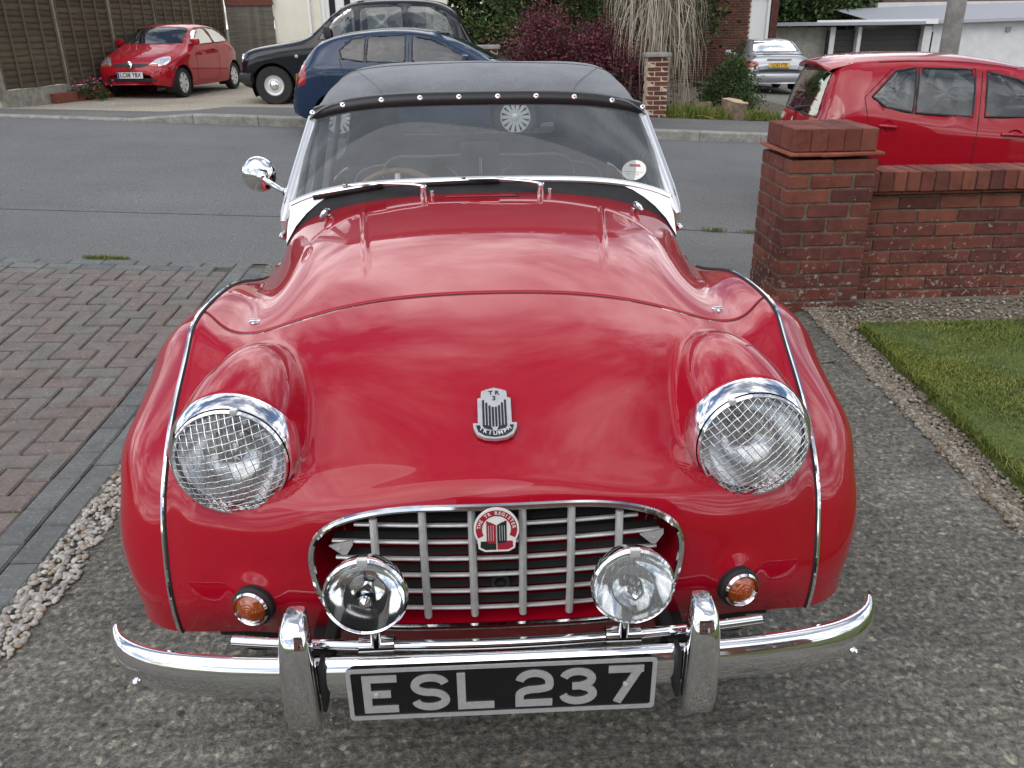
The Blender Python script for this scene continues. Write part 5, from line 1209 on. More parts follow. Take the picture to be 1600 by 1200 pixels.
# ---------------------------------------------------------------- red three-door car on the far drive
def small_red(loc, rz):
    r_ = empty('small_red_car', loc, rz, 'small rounded red three-door car parked by the wooden fence', 'car')
    top = [(-1.81, .50), (-1.80, .62), (-1.66, .74), (-1.35, .86), (-.98, .965), (-.72, 1.06), (-.28, 1.29), (.02, 1.365), (.5, 1.375), (1.0, 1.32), (1.35, 1.17), (1.62, .93), (1.78, .70), (1.81, .52)]
    belt = [(-1.81, .48), (-1.70, .62), (-1.2, .80), (-.7, .88), (.0, .90), (.7, .93), (1.3, .92), (1.65, .78), (1.81, .5)]
    width = [(-1.81, .42), (-1.78, .60), (-1.66, .71), (-1.4, .78), (-1.0, .815), (0, .82), (1.0, .815), (1.4, .78), (1.65, .68), (1.77, .56), (1.81, .42)]
    low = [(-1.81, .28), (-1.5, .20), (1.5, .20), (1.81, .30)]
    rw = [(-1.81, .80), (-.8, .80), (-.2, .70), (.5, .70), (1.2, .72), (1.81, .80)]
    c = Car(r_, 'red3', top, belt, width, low, rw)
    ws = [(-.62, 1.00), (.62, 1.00), (.54, 1.275), (.30, 1.305), (-.30, 1.305), (-.54, 1.275)]
    c.pane('windscreen', (0, 2), ws, lambda v: (v[:, 1] < -.02))
    c.line('windscreen_seal', (0, 2), ws, lambda v: v[:, 1] < -.02, .008, 'trim_black', closed=True)
    c.pane('rear_window', (0, 2), [(-.52, .98), (.52, .98), (.46, 1.22), (-.46, 1.22)], lambda v: v[:, 1] > .9)
    for sg in (1, -1):
        w1 = [(-.62, .97), (-.20, 1.25), (.30, 1.30), (.36, .99)]; w2_ = [(.43, .99), (.40, 1.295), (.85, 1.24), (1.16, 1.07), (1.10, 1.01)]
        c.pane('side_window', (1, 2), w1, SIDE(sg)); c.pane('side_window', (1, 2), w2_, SIDE(sg))
        c.line('window_seal', (1, 2), w1, SIDE(sg), .010, 'trim_black', closed=True); c.line('window_seal', (1, 2), w2_, SIDE(sg), .010, 'trim_black', closed=True)
        c.line('door_gap', (1, 2), [(-.60, .93), (-.62, .30), (.38, .27), (.46, .60), (.42, .95)], SIDE(sg), .004)
        p, q = c.near((1, 2), .22, .86, SIDE(sg)); MB().box(p+q*.008, (.02, .16, .03), bev=.008).build('door_handle', 'trim_black', r_)
        p, q = c.near((1, 2), -.55, 1.0, SIDE(sg)); MB().box(p+np.array([sg*.10, .0, .03]), (.17, .10, .12), bev=.035).build('door_mirror', 'red3', r_)
        # headlamp: clear rounded lens let into the wing front, amber at the lower inner end
        hp = [(sg*x, z) for x, z in ((.38, .64), (.52, .61), (.66, .63), (.71, .70), (.66, .78), (.54, .775), (.44, .72))]
        if sg < 0: hp = hp[::-1]
        hl = obj('headlamp', [], [], None, r_); c.patch('lens', (0, 2), hp, lambda v: v[:, 1] < -1.1, 'clearlens', .006, hl); 
        c.patch('indicator', (0, 2), [(sg*.40, .615), (sg*.56, .60), (sg*.56, .655), (sg*.40, .66)], lambda v: v[:, 1] < -1.1, 'amber', .008, hl)
        c.patch('tail_lamp', (1, 2), [(1.42, .70), (1.70, .68), (1.68, .92), (1.48, .96)], SIDE(sg), 'tail_red', .006)
    c.patch('grille_slot', (0, 2), [(-.40, .605), (.40, .605), (.38, .665), (-.38, .665)], lambda v: v[:, 1] < -1.4, 'trim_black', .004)
    c.patch('lower_slot', (0, 2), [(-.55, .33), (.55, .33), (.55, .40), (-.55, .40)], lambda v: v[:, 1] < -1.3, 'trim_black', .004)
    MB().lathe([(.07, 0), (.07, .01), (.06, .014), (0, .014)], (0, -1.815, .64), (0, -1, .3), 24).build('emblem', 'chrome', r_)
    c.plate((0, -1.828, .455), 1, (0, .08, 1), 'LC08 YBX', 'plate_white', bars='euro_blue')
    c.cabin(-.6, 1.2, .7, .32, [(-.36, .25), (.36, .25)]); c.dash(-.62, .65, .55, .95)
    c.body((-1.20, 1.25), .285, .165, 7, hubmat='alu', rim_r=.195)
    MB().tube([(.05, -.70, 1.03), (.45, -.72, 1.02)], .008, 5).build('wiper', 'rubber', r_)
    return r_
small_red((-6.31, 18.25, .14), R(-9))

# ---------------------------------------------------------------- black taxi
def taxi(loc, rz):
    r_ = empty('black_taxi', loc, rz, 'black London-style taxi with round hubcaps parked behind the navy hatchback', 'taxi')
    top = [(-2.22, .62), (-2.20, .86), (-2.04, 1.00), (-1.5, 1.08), (-1.02, 1.15), (-.80, 1.26), (-.40, 1.62), (-.05, 1.80), (.6, 1.84), (1.4, 1.82), (1.85, 1.66), (2.05, 1.25), (2.20, 1.05), (2.29, .85), (2.29, .6)]
    belt = [(-2.22, .60), (-2.04, .88), (-1.4, 1.0), (-.8, 1.05), (.5, 1.06), (1.9, 1.05), (2.29, .7)]
    width = [(-2.22, .62), (-2.16, .78), (-1.86, .85), (-1.0, .88), (1.5, .88), (2.0, .84), (2.29, .68)]
    low = [(-2.22, .36), (-1.9, .26), (1.9, .26), (2.29, .36)]; rw = [(-2.22, .86), (-1, .84), (-.2, .76), (1.4, .76), (2.29, .84)]
    c = Car(r_, 'black', top, belt, width, low, rw)
    ws = [(-.70, 1.22), (.70, 1.22), (.62, 1.66), (-.62, 1.66)]; c.pane('windscreen', (0, 2), ws, lambda v: v[:, 1] < .1); c.line('windscreen_seal', (0, 2), ws, lambda v: v[:, 1] < .1, .010, 'trim_black', closed=True)
    c.pane('rear_window', (0, 2), [(-.58, 1.2), (.58, 1.2), (.5, 1.6), (-.5, 1.6)], lambda v: v[:, 1] > 1.6)
    for sg in (1, -1):
        for wd in ([(-.72, 1.13), (-.36, 1.50), (-.12, 1.65), (-.02, 1.66), (-.02, 1.12)], [(.08, 1.12), (.08, 1.67), (.86, 1.69), (.86, 1.12)], [(.96, 1.12), (.96, 1.69), (1.35, 1.68), (1.68, 1.50), (1.80, 1.20), (1.70, 1.12)]):
            c.pane('side_window', (1, 2), wd, SIDE(sg)); c.line('window_seal', (1, 2), wd, SIDE(sg), .008, 'trim_black', closed=True)
        for x in (-.72, .03, .92): c.line('door_gap', (1, 2), [(x, 1.10), (x+.01, .34)], SIDE(sg), .004)
        p, q = c.near((1, 2), -1.12, .86, SIDE(sg)); MB().lathe([(.032, 0), (.032, .01), (.02, .02), (0, .022)], p, (sg, 0, 0), 16).build('side_repeater', 'pipe', r_)
        p, q = c.near((1, 2), -.52, 1.22, SIDE(sg)); MB().box(p+np.array([sg*.11, 0, .03]), (.16, .12, .20), bev=.03).build('door_mirror', 'trim_black', r_)
        for x in (-.12, .78): p, q = c.near((1, 2), x, .98, SIDE(sg)); MB().box(p+q*.01, (.02, .16, .03), bev=.008).build('door_handle', 'trim_black', r_)
        MB().lathe([(.095, -.05), (.105, .0), (.095, .02), (.06, .035), (0, .04)], (sg*.60, -2.14, .80), (0, -1, .1), 28).build('headlamp', 'clearlens', r_)
    c.patch('grille', (0, 2), [(-.38, .62), (.38, .62), (.36, .88), (-.36, .88)], lambda v: v[:, 1] < -2.0, 'chrome', .006)
    MB().tube([(-.86, -1.98, .48), (-.80, -2.16, .48), (-.4, -2.25, .48), (.4, -2.25, .48), (.80, -2.16, .48), (.86, -1.98, .48)], .075, 8, flat=1.3).build('bumper', 'trim_black', r_)
    MB().tube([(-.86, 1.98, .52), (-.80, 2.26, .52), (.80, 2.26, .52), (.86, 1.98, .52)], .075, 8, flat=1.3).build('bumper', 'trim_black', r_)
    MB().box((0, .05, 1.90), (.62, .16, .12), bev=.04).build('roof_sign', 'black', r_)
    c.cabin(-.7, 1.8, .75, .40, [(-.38, .1), (.38, .1), (-.3, 1.3), (.3, 1.3)]); c.dash(-.70, .7, .6, 1.05)
    c.body((-1.60, 1.27), .345, .19, 0, hub='chrome', hubmat='alu', rim_r=.19)
    return r_
taxi((-2.09, 16.25, .095), R(-88.5)).scale = (.98, .98, .98)

# ---------------------------------------------------------------- navy hatchback across the road
def navy(loc, rz):
    r_ = empty('navy_hatchback', loc, rz, 'navy blue five-door hatchback parked at the far kerb, half hidden by the canvas hood', 'car')
    top = [(-2.0, .55), (-1.98, .70), (-1.75, .84), (-1.25, .98), (-.92, 1.06), (-.35, 1.35), (.10, 1.47), (.55, 1.49), (1.15, 1.44), (1.55, 1.33), (1.70, 1.18), (1.90, .95), (1.98, .75), (2.0, .6)]
    belt = [(-2.0, .53), (-1.7, .76), (-1.0, .90), (.2, .95), (1.2, 1.02), (1.75, 1.0), (2.0, .58)]
    width = [(-2.0, .50), (-1.93, .66), (-1.7, .78), (-1.2, .845), (1.1, .855), (1.6, .80), (1.88, .70), (2.0, .55)]
    low = [(-2.0, .28), (-1.6, .20), (1.6, .22), (2.0, .36)]; rw = [(-2.0, .8), (-.9, .8), (-.2, .70), (1.0, .69), (2.0, .78)]
    c = Car(r_, 'blue', top, belt, width, low, rw)
    c.pane('windscreen', (0, 2), [(-.62, 1.06), (.62, 1.06), (.52, 1.40), (-.52, 1.40)], lambda v: v[:, 1] < .1)
    c.pane('rear_window', (0, 2), [(-.55, 1.02), (.55, 1.02), (.48, 1.32), (-.48, 1.32)], lambda v: v[:, 1] > 1.4)
    for sg in (1, -1):
        for wd in ([(-.62, 1.05), (-.10, 1.32), (.20, 1.375), (.20, 1.03)], [(.30, 1.03), (.30, 1.38), (.82, 1.37), (.84, 1.05)], [(.87, 1.05), (.86, 1.365), (1.05, 1.34), (1.22, 1.20), (1.18, 1.09)]):
            c.pane('side_window', (1, 2), wd, SIDE(sg)); c.line('window_seal', (1, 2), wd, SIDE(sg), .011, 'trim_black', closed=True)
        c.line('door_gap', (1, 2), [(.25, 1.40), (.25, .28)], SIDE(sg), .004); c.line('door_gap', (1, 2), [(1.22, 1.10), (1.10, .72), (.92, .58), (.86, .28)], SIDE(sg), .004); c.line('door_gap', (1, 2), [(-.68, 1.0), (-.72, .28)], SIDE(sg), .004)
        for x in (.08, 1.0): p, q = c.near((1, 2), x, .93, SIDE(sg)); MB().box(p+q*.01, (.02, .18, .032), bev=.01).build('door_handle', 'blue', r_)
        tl = [(1.72, .76), (1.92, .72), (1.90, .92), (1.76, 1.10), (1.72, .98)]
        c.patch('tail_lamp', (1, 2), tl, lambda v: v[:, 0]*sg > .40, 'tail_red', .006)
        c.line('filler_flap', (1, 2), [(1.40+.085*math.cos(a), .83+.085*math.sin(a)) for a in np.linspace(0, 2*math.pi, 16, endpoint=False)], SIDE(sg), .003, closed=True, n=2)
        p, q = c.near((1, 2), -.55, 1.02, SIDE(sg)); MB().box(p+np.array([sg*.11, 0, .05]), (.18, .10, .13), bev=.035).build('door_mirror', 'blue', r_)
        MB().box((sg*.62, -1.82, .74), (.30, .16, .14), bev=.05).build('headlamp', 'clearlens', r_)
    c.line('bumper_gap', (1, 2), [(1.50, .58), (1.75, .66), (1.93, .66)], lambda v: v[:, 0] > .3, .004)
    c.plate((0, 2.005, .82), -1, (0, -.1, 1), 'LB07 KXR' if False else '', 'plate_yellow')
    c.cabin(-.6, 1.4, .72, .35, [(-.37, .25), (.37, .25), (-.37, 1.1), (.37, 1.1)]); c.dash(-.70, .68, .6, 1.0)
    c.body((-1.22, 1.29), .305, .18, 14, hubmat='alu', rim_r=.215)
    return r_
navy((-.50, 10.95, .05), R(84)).scale = (.915, .915, .915)

# ---------------------------------------------------------------- red hatchback behind the wall
def red_hatch(loc, rz):
    r_ = empty('red_hatchback', loc, rz, 'bright red five-door hatchback parked behind the brick garden wall', 'car')
    top = [(-1.78, .55), (-1.76, .72), (-1.55, .88), (-1.22, 1.00), (-.85, 1.10), (-.44, 1.38), (-.10, 1.475), (.45, 1.50), (1.0, 1.485), (1.46, 1.445), (1.55, 1.34), (1.66, 1.05), (1.74, .86), (1.78, .62)]
    belt = [(-1.78, .52), (-1.5, .80), (-1.0, .93), (.0, .97), (.8, 1.02), (1.35, 1.07), (1.62, .98), (1.78, .60)]
    width = [(-1.78, .50), (-1.72, .64), (-1.5, .74), (-1.1, .79), (1.0, .80), (1.4, .775), (1.62, .72), (1.78, .62)]
    low = [(-1.78, .30), (-1.4, .20), (1.4, .22), (1.78, .34)]; rw = [(-1.78, .8), (-.8, .8), (-.1, .735), (.9, .725), (1.4, .74), (1.78, .82)]
    c = Car(r_, 'red2', top, belt, width, low, rw, 120)
    c.pane('windscreen', (0, 2), [(-.60, 1.14), (.60, 1.14), (.52, 1.41), (-.52, 1.41)], lambda v: v[:, 1] < .05)
    rwp = [(-.60, .985), (.60, .985), (.56, 1.12), (.50, 1.335), (-.50, 1.335), (-.56, 1.12)]
    c.pane('rear_window', (0, 2), rwp, lambda v: v[:, 1] > 1.38, 'dark_glass'); c.line('rear_window_seal', (0, 2), rwp, lambda v: v[:, 1] > 1.38, .008, 'trim_black', closed=True)
    for sg in (1, -1):
        wins = ([(-.62, 1.06), (-.20, 1.32), (.02, 1.375), (.02, 1.04)], [(.14, 1.035), (.14, 1.385), (.70, 1.385), (.72, 1.055)], [(.745, 1.058), (.725, 1.385), (.93, 1.36), (1.16, 1.165), (1.02, 1.09)])
        for wd in wins:
            c.pane('side_window', (1, 2), wd, SIDE(sg)); c.line('window_seal', (1, 2), wd, SIDE(sg), .011, 'trim_black', closed=True)
        c.line('door_gap', (1, 2), [(.07, 1.42), (.08, .95), (.10, .28)], SIDE(sg), .004); c.line('door_gap', (1, 2), [(.15, 1.425), (.75, 1.425), (.98, 1.37), (1.235, 1.16), (1.18, .95), (1.02, .70), (.92, .58)], SIDE(sg), .004); c.line('door_gap', (1, 2), [(-.70, 1.06), (-.66, .28)], SIDE(sg), .004)
        for y in (-.20, .98):
            p, q = c.near((1, 2), y, .90 if y < 0 else .95, SIDE(sg)); h_ = obj('door_handle', [], [], None, r_)
            MB().tube([p+q*.004+np.array([0, -.085, 0]), p+q*.024+np.array([0, -.05, .004]), p+q*.026+np.array([0, .05, .008]), p+q*.004+np.array([0, .085, .008])], .013, 8).build('grip', 'red2', h_)
            MB().lathe([(.055, .002), (.045, -.003), (.03, -.012), (0, -.016)], p+np.array([0, 0, -.004]), (sg, 0, 0), 24).build('cup', 'red2', h_)
        tl = [(1.30, 1.02), (1.50, 1.19), (1.60, 1.10), (1.70, .88), (1.64, .80), (1.46, .84)]
        tlp = c.patch('tail_lamp', (1, 2), [(1.42, .84), (1.70, .80), (1.66, 1.00), (1.53, 1.19), (1.42, 1.10)], lambda v: v[:, 0]*sg > .44, 'tail_red', .007)
        p, q = c.near((1, 2), -.56, 1.05, SIDE(sg)); MB().box(p+np.array([sg*.11, 0, .05]), (.17, .10, .12), bev=.035).build('door_mirror', 'red2', r_)
        MB().box((sg*.56, -1.62, .80), (.26, .14, .14), bev=.05).build('headlamp', 'clearlens', r_)
    # roof spoiler over the tailgate
    V = [];
    for y, z, w_ in ((1.24, 1.462, .52), (1.40, 1.450, .545), (1.60, 1.405, .55), (1.635, 1.385, .545), (1.60, 1.375, .53), (1.42, 1.37, .50)):
        for t_ in np.linspace(-1, 1, 17): V.append((w_*t_, y-.05*t_**4, z-.045*abs(t_)**3))
    obj('roof_spoiler', V, grid_faces(6, 17), 'red2', r_)
    MB().tube([(.06, 1.690, 1.00), (-.08, 1.70, 1.02), (-.34, 1.660, 1.055)], [.022, .014, .008], 8).build('rear_wiper', 'rubber', r_)
    MB().lathe([(.048, 0), (.05, .008), (.035, .011), (.03, .008)], (-.02, 1.745, .895), (0, 1, .25), 24).box((-.02, 1.752, .897), (.06, .006, .012)).build('emblem', 'chrome', r_)
    text_mesh('lettering', 'i10', .085, 'alu', r_, frame_of((.44, 1.722, .905), (-1, 0, 0), (0, -.25, 1)), .003, .002)
    c.patch('rear_bumper_panel', (0, 2), [(-.62, .36), (.62, .36), (.62, .44), (-.62, .44)], lambda v: v[:, 1] > 1.5, 'trim_black', .004)
    c.plate((0, 1.795, .60), -1, (0, -.06, 1), '', 'plate_yellow')
    c.cabin(-.6, 1.3, .68, .38, [(-.36, .15), (.36, .15), (-.36, .95), (.36, .95)]); c.dash(-.70, .65, .6, 1.02, .36)
    c.body((-1.10, 1.28), .285, .17, 7, hubmat='alu')
    c.line('roof_gutter', (0, 1), [(-.55, -.2), (-.56, 1.1)], lambda v: v[:, 2] > 1.2, .005)
    c.line('roof_gutter', (0, 1), [(.55, -.2), (.56, 1.1)], lambda v: v[:, 2] > 1.2, .005)
    return r_
rh = red_hatch((4.26, 6.62, -.385), R(82.5)); rh.rotation_euler.x = R(1.9)
for o in [q for ch in rh.children for q in (ch, *ch.children)]:
    if o.type == 'MESH':
        for v in o.data.vertices: v.co.y *= .8 if v.co.y > 0 else 1.18; v.co.z *= 1.03

# ---------------------------------------------------------------- silver saloon by the garages
def saloon(loc, rz):
    r_ = empty('silver_saloon', loc, rz, 'silver saloon seen from behind, parked beside the brick house', 'car')
    top = [(-2.24, .52), (-2.2, .70), (-1.9, .83), (-1.2, .92), (-.85, 1.0), (-.3, 1.30), (.1, 1.41), (.7, 1.42), (1.1, 1.36), (1.62, 1.10), (1.75, 1.06), (2.12, 1.03), (2.20, .95), (2.24, .70)]
    belt = [(-2.24, .5), (-1.8, .76), (-.8, .87), (.8, .93), (1.7, .97), (2.1, .93), (2.24, .65)]
    width = [(-2.24, .5), (-2.1, .70), (-1.6, .82), (-1, .858), (1.2, .86), (1.8, .83), (2.12, .78), (2.24, .70)]
    low = [(-2.24, .3), (-1.8, .22), (1.8, .24), (2.24, .34)]; rw = [(-2.24, .8), (-.8, .8), (-.1, .70), (.9, .69), (1.6, .76), (2.24, .84)]
    c = Car(r_, 'silver', top, belt, width, low, rw)
    rwp = [(-.60, 1.10), (.60, 1.10), (.48, 1.365), (-.48, 1.365)]; c.pane('rear_window', (0, 2), rwp, lambda v: v[:, 1] > .8); c.line('rear_window_seal', (0, 2), rwp, lambda v: v[:, 1] > .8, .010, 'trim_black', closed=True)
    c.pane('windscreen', (0, 2), [(-.62, 1.0), (.62, 1.0), (.5, 1.34), (-.5, 1.34)], lambda v: v[:, 1] < .2)
    for sg in (1, -1):
        for wd in ([(-.62, .98), (-.15, 1.25), (.18, 1.32), (.18, .97)], [(.26, .97), (.26, 1.325), (.75, 1.32), (1.0, 1.22), (1.18, 1.0)]):
            c.pane('side_window', (1, 2), wd, SIDE(sg)); c.line('window_seal', (1, 2), wd, SIDE(sg), .011, 'trim_black', closed=True)
        tl = obj('tail_lamp', [], [], None, r_)
        c.patch('lens', (0, 2), [(sg*x, z) for x, z in ((.50, .74), (.84, .74), (.84, .92), (.54, .90))], lambda v: v[:, 1] > 1.85, 'tail_red', .007, tl)
        c.patch('lens_side', (1, 2), [(1.86, .75), (2.20, .75), (2.16, .91), (1.90, .90)], lambda v: v[:, 0]*sg > .55, 'tail_red', .006, tl)
        p, q = c.near((1, 2), -.55, .98, SIDE(sg)); MB().box(p+np.array([sg*.11, 0, .05]), (.18, .10, .13), bev=.035).build('door_mirror', 'silver', r_)
    MB().box((0, 2.215, .935), (.62, .03, .045), bev=.01).build('boot_trim', 'silver', r_)
    c.line('boot_gap', (0, 2), [(-.62, 1.0), (-.48, .64), (.48, .64), (.62, 1.0)], lambda v: v[:, 1] > 1.9, .005)
    V = [(x, 2.255-.10*abs(x/.85)**3+dy, z) for z, dy in ((.60, -.02), (.58, .02), (.50, .035), (.42, .02), (.34, -.03)) for x in np.linspace(-.86, .86, 19)]
    bmp = obj('rear_bumper', V, grid_faces(5, 19), 'silver', r_)
    MB().tube([(x, 2.295-.10*abs(x/.85)**3, .545) for x in np.linspace(-.86, .86, 19)], .014, 6).build('rubbing_strip', 'alu', bmp)
    MB().tube([(x, 2.10-.03*abs(x/.7)**2, 1.045) for x in np.linspace(-.62, .62, 13)], .016, 6, flat=.6).build('boot_spoiler', 'trim_black', r_)
    c.plate((0, 2.262, .795), -1, (0, -.05, 1), 'LC02 FTE', 'plate_yellow')
    c.cabin(-.6, 1.4, .7, .38, [(-.37, .25), (.37, .25)])
    c.body((-1.3, 1.26), .305, .19, 7, hubmat='alu')
    return r_
saloon((8.25, 24.0, -.44), R(173))
# ================================================================== far side: fence, houses, garages
def boxo(name, c, d, mat, parent, rot=None, bev=0): return MB().box(c, d, rot, bev).build(name, mat, parent, True, 30)
M['post'] = pm('concrete_post', (.28, .26, .22), .9, noise=.35, nscale=8, bump=.4, bscale=60)
def wood_mat(name, a, b_):
    m, nt, bs = new_mat(name); bs.inputs['Roughness'].default_value = .85; oi = N(nt, 'ShaderNodeObjectInfo'); c = ramp(nt, oi.outputs['Random'], [(0, a), (1, b_)])
    n1 = noise(nt, 1, 6, .7, stretch=(2, 30, 30)); c = mixc(nt, .8, c, ramp(nt, n1, [(.3, (.55,)*3), (.7, (1.4,)*3)]), 'MULTIPLY'); L(nt, c, bs.inputs['Base Color']); return m
M['fence_wood'] = wood_mat('fence_boards', (.060, .044, .026), (.105, .080, .050))
M['gate_wood'] = wood_mat('gate_boards', (.10, .09, .075), (.15, .135, .11))
M['batten'] = pm('fence_batten', (.11, .088, .058), .9, noise=.3)
FP0 = np.array([-7.62, 15.97]); FD = np.array([.149, .989]); FL = 1.86
lf = empty('lap_fence', (0, 0, 0), 0, 'brown overlapping board fence between concrete posts behind the small red car', 'fence')
for k in range(-2, 5):
    p = FP0+FD*FL*k; z = float(ground_z(*p)); w_ = ('first', 'second', 'third', 'fourth', 'fifth', 'sixth', 'seventh', 'eighth')[k+2]
    po = MB().box((p[0], p[1], z+1.05), (.10, .10, 2.3), rot=(0, .02*math.sin(k*2.1), 0)).build('post', 'post', lf, True, 30)
    if k == 4: break
    ang = math.atan2(FD[1], FD[0]); fp = obj('panel', [], [], None, lf, loc=(p[0], p[1], z)); fp.rotation_euler.z = ang
    boxo('gravel_board', (FL/2, 0, .14), (FL-.1, .05, .30), 'post', fp)
    for i in range(17):
        V = []; n_ = 7; zz = .30+i*.105
        for x in np.linspace(.05, FL-.05, n_): wv = .008*math.sin(x*5+i*1.7); V += [(x, -.030, zz+wv), (x, -.036, zz+.006+wv), (x, -.006, zz+.128+wv), (x, .000, zz+.126+wv)]
        obj('slat', V, grid_faces(n_, 4), 'fence_wood', fp)
    for x in (.06, FL/2-.45, FL/2, FL/2+.45, FL-.06): boxo('batten', (x, -.052, 1.2), (.038, .022, 1.8), 'batten', fp)
# low red brick edging and flowers in front of the fence
pe = FP0+FD*FL*4
gt = empty('side_gate', (pe[0]+.1, pe[1]+.05, float(ground_z(*pe))), 0, 'weathered vertical board gate between the lap fence and the cream house', 'gate')
for i in range(10): boxo('board', (.06+i*.122, 0, .98), (.1195, .025, 1.96+.01*(i % 3)), 'gate_wood', gt)
for z in (.4, 1.5): boxo('rail', (.62, .03, z), (1.22, .03, .09), 'gate_wood', gt)
boxo('top_board', (.62, -.02, 1.98), (1.25, .05, .34), pm('gate_stain', (.13, .045, .03), .9, noise=.4), gt)
# cream house
ch_ = empty('cream_house', (pe[0]+1.32, pe[1]+.1, float(ground_z(*pe))), R(0), 'cream rendered house with a white front door behind the taxi', 'house')
M['render'] = pm('cream_render', (.74, .71, .60), .9, noise=.06, nscale=3, bump=.2, bscale=60)
M['upvc'] = pm('white_upvc', (.78, .78, .77), .35)
def wall_open(name, w_, h_, holes, th, mat, parent, off=(0, 0, 0)):
    xs_ = sorted({0, w_, *[v for h in holes for v in (h[0], h[1])]}); zs_ = sorted({0, h_, *[v for h in holes for v in (h[2], h[3])]}); m_ = MB()
    for a, b_ in zip(xs_, xs_[1:]):
        for c_, d_ in zip(zs_, zs_[1:]):
            if any(h[0] <= (a+b_)/2 <= h[1] and h[2] <= (c_+d_)/2 <= h[3] for h in holes): continue
            m_.box(((a+b_)/2+off[0], th/2+off[1], (c_+d_)/2+off[2]), (b_-a, th, d_-c_))
    return m_.build(name, mat, parent, False)
wall_open('wall', 4.6, 5.2, [(1.25, 2.25, .1, 2.25), (2.9, 4.1, .9, 2.2)], .25, 'render', ch_)
dr = obj('front_door', [], [], None, ch_)
for x in (1.30, 2.20): boxo('frame', (x, .08, 1.18), (.10, .10, 2.14), 'upvc', dr)
boxo('leaf', (1.75, .10, 1.18), (.80, .06, 2.1), 'upvc', dr)
for x in (1.55, 1.95): boxo('glazed_panel', (x, .062, 1.45), (.16, .02, 1.2), 'dark', dr)
boxo('handle', (2.08, .05, 1.15), (.03, .03, .14), 'chrome', dr)
wn = obj('window', [], [], None, ch_)
for x in (2.94, 3.5, 4.06): boxo('frame', (x, .08, 1.55), (.08, .08, 1.3), 'upvc', wn)
boxo('pane', (3.5, .10, 1.55), (1.1, .02, 1.26), 'car_glass', wn)
boxo('inner_floor', (2.3, 3, 2.6), (4.2, 5.3, .1), 'dark', ch_)
V = [(-.3, -.4, 5.1), (4.9, -.4, 5.1), (4.9, 3, 7.2), (-.3, 3, 7.2), (4.9, 6.4, 5.1), (-.3, 6.4, 5.1)]; obj('roof', V, [(0, 1, 2, 3), (3, 2, 4, 5)], pm('roof_tiles', (.11, .07, .055), .9, noise=.3), ch_, False)
boxo('side_wall', (.125, 3.3, 2.6), (.25, 6, 5.2), 'render', ch_)
boxo('downpipe', (.95, -.05, 2.6), (.07, .07, 5.2), 'upvc', ch_)

# brick house number 26
bh = empty('brick_house', (7.74, 27.0, -.45), 0, 'red brick house corner with the number 26 and a white garage door', 'house')
M['hbrick'] = brick_mat('house_brick', [(0, (.135, .050, .036)), (.35, (.175, .065, .045)), (.65, (.10, .040, .034)), (1, (.155, .056, .040))], 0)
M['hmortar'] = pm('pale_mortar', (.50, .42, .32), .95, noise=.2, nscale=10)
boxo('wall', (-.2, .50, 2.4), (2.4, .9, 5.0), 'hmortar', bh)
for i in range(42):
    x = -1.4+(0 if i % 2 else .1125)
    while x < .99:
        w_ = min(.215, 1.0-x)
        if w_ > .06: brick((round(w_-.006, 3), .05, .056), 'hbrick', bh, (x+w_/2, .036, .10+i*.075))
        x += .225
for i, cch in enumerate('26'):
    text_mesh('house_number', cch, .26, 'dark', bh, frame_of((-.03+.20*i, .0, 2.10), (1, 0, 0), (0, 0, 1)), .012, .012)
gd = obj('garage_door', [], [], None, bh)
boxo('panel', (1.32, .30, 1.25), (.52, .05, 2.5), 'upvc', gd)
for x in (1.04, 1.62): boxo('frame', (x, .24, 1.25), (.08, .12, 2.55), 'upvc', gd)
boxo('lintel', (1.33, .24, 2.62), (.66, .12, .14), 'hmortar', bh); boxo('pier', (1.80, .40, 2.0), (.22, .5, 4.2), 'hbrick', bh)
obj('roof', [(-3.2, -.5, 4.85), (2.1, -.5, 4.85), (2.1, 3.5, 7), (-3.2, 3.5, 7)], [(0, 1, 2, 3)], 'dark', bh, False)

# garages on the right
ga = empty('garage_block', (10.6, 30.0, -.92), R(-1), 'flat roofed white garages with dark doors at the end of the drive', 'garage')
M['white_render'] = pm('white_render', (.66, .66, .66), .9, noise=.10, nscale=3, bump=.3, bscale=40)
M['block'] = pm('grey_blockwork', (.30, .29, .25), .92, noise=.25, nscale=5, bump=.3)
M['felt'] = pm('roof_felt', (.33, .34, .37), .8, noise=.2)
M['shutter'] = pm('dark_shutter', (.030, .026, .024), .6, noise=.2)
boxo('side_wall', (.9, .3, 1.05), (2.0, .25, 2.1), 'block', ga)
for x, w_ in ((2.0, .18), (2.95, .13), (5.34, .28)): boxo('pier', (x, .1, 1.05), (w_, .30, 2.1), 'white_render', ga)
for x0, x1 in ((2.1, 2.88), (3.02, 5.2)):
    gd_ = obj('garage_door', [], [], None, ga)
    for i in range(11): boxo('slat', ((x0+x1)/2, .22, .12+i*.18), (x1-x0, .03, .17), 'shutter', gd_)
boxo('white_wall', (8.7, .2, 1.15), (6.3, .3, 2.3), 'white_render', ga)
boxo('downpipe', (1.82, -.08, 1.0), (.09, .09, 2.0), 'dark', ga); boxo('dark_door', (5.52, .06, .95), (.12, .05, 1.9), 'dark', ga)
boxo('flat_roof', (2.4, 2.0, 2.20), (5.2, 5.0, .10), 'felt', ga); boxo('fascia', (3.4, -.32, 2.24), (4.2, .05, .16), 'upvc', ga)
obj('lean_to_roof', [(3.4, -.30, 2.22), (12.6, -.30, 2.42), (12.6, 4, 2.9), (3.4, 4, 2.7), (3.4, -.32, 2.12), (12.6, -.32, 2.32)], [(0, 1, 2, 3), (4, 5, 1, 0)], 'felt', ga, False)
boxo('wall_lamp', (8.2, .0, 1.95), (.16, .08, .16), 'block', ga, None, .02)
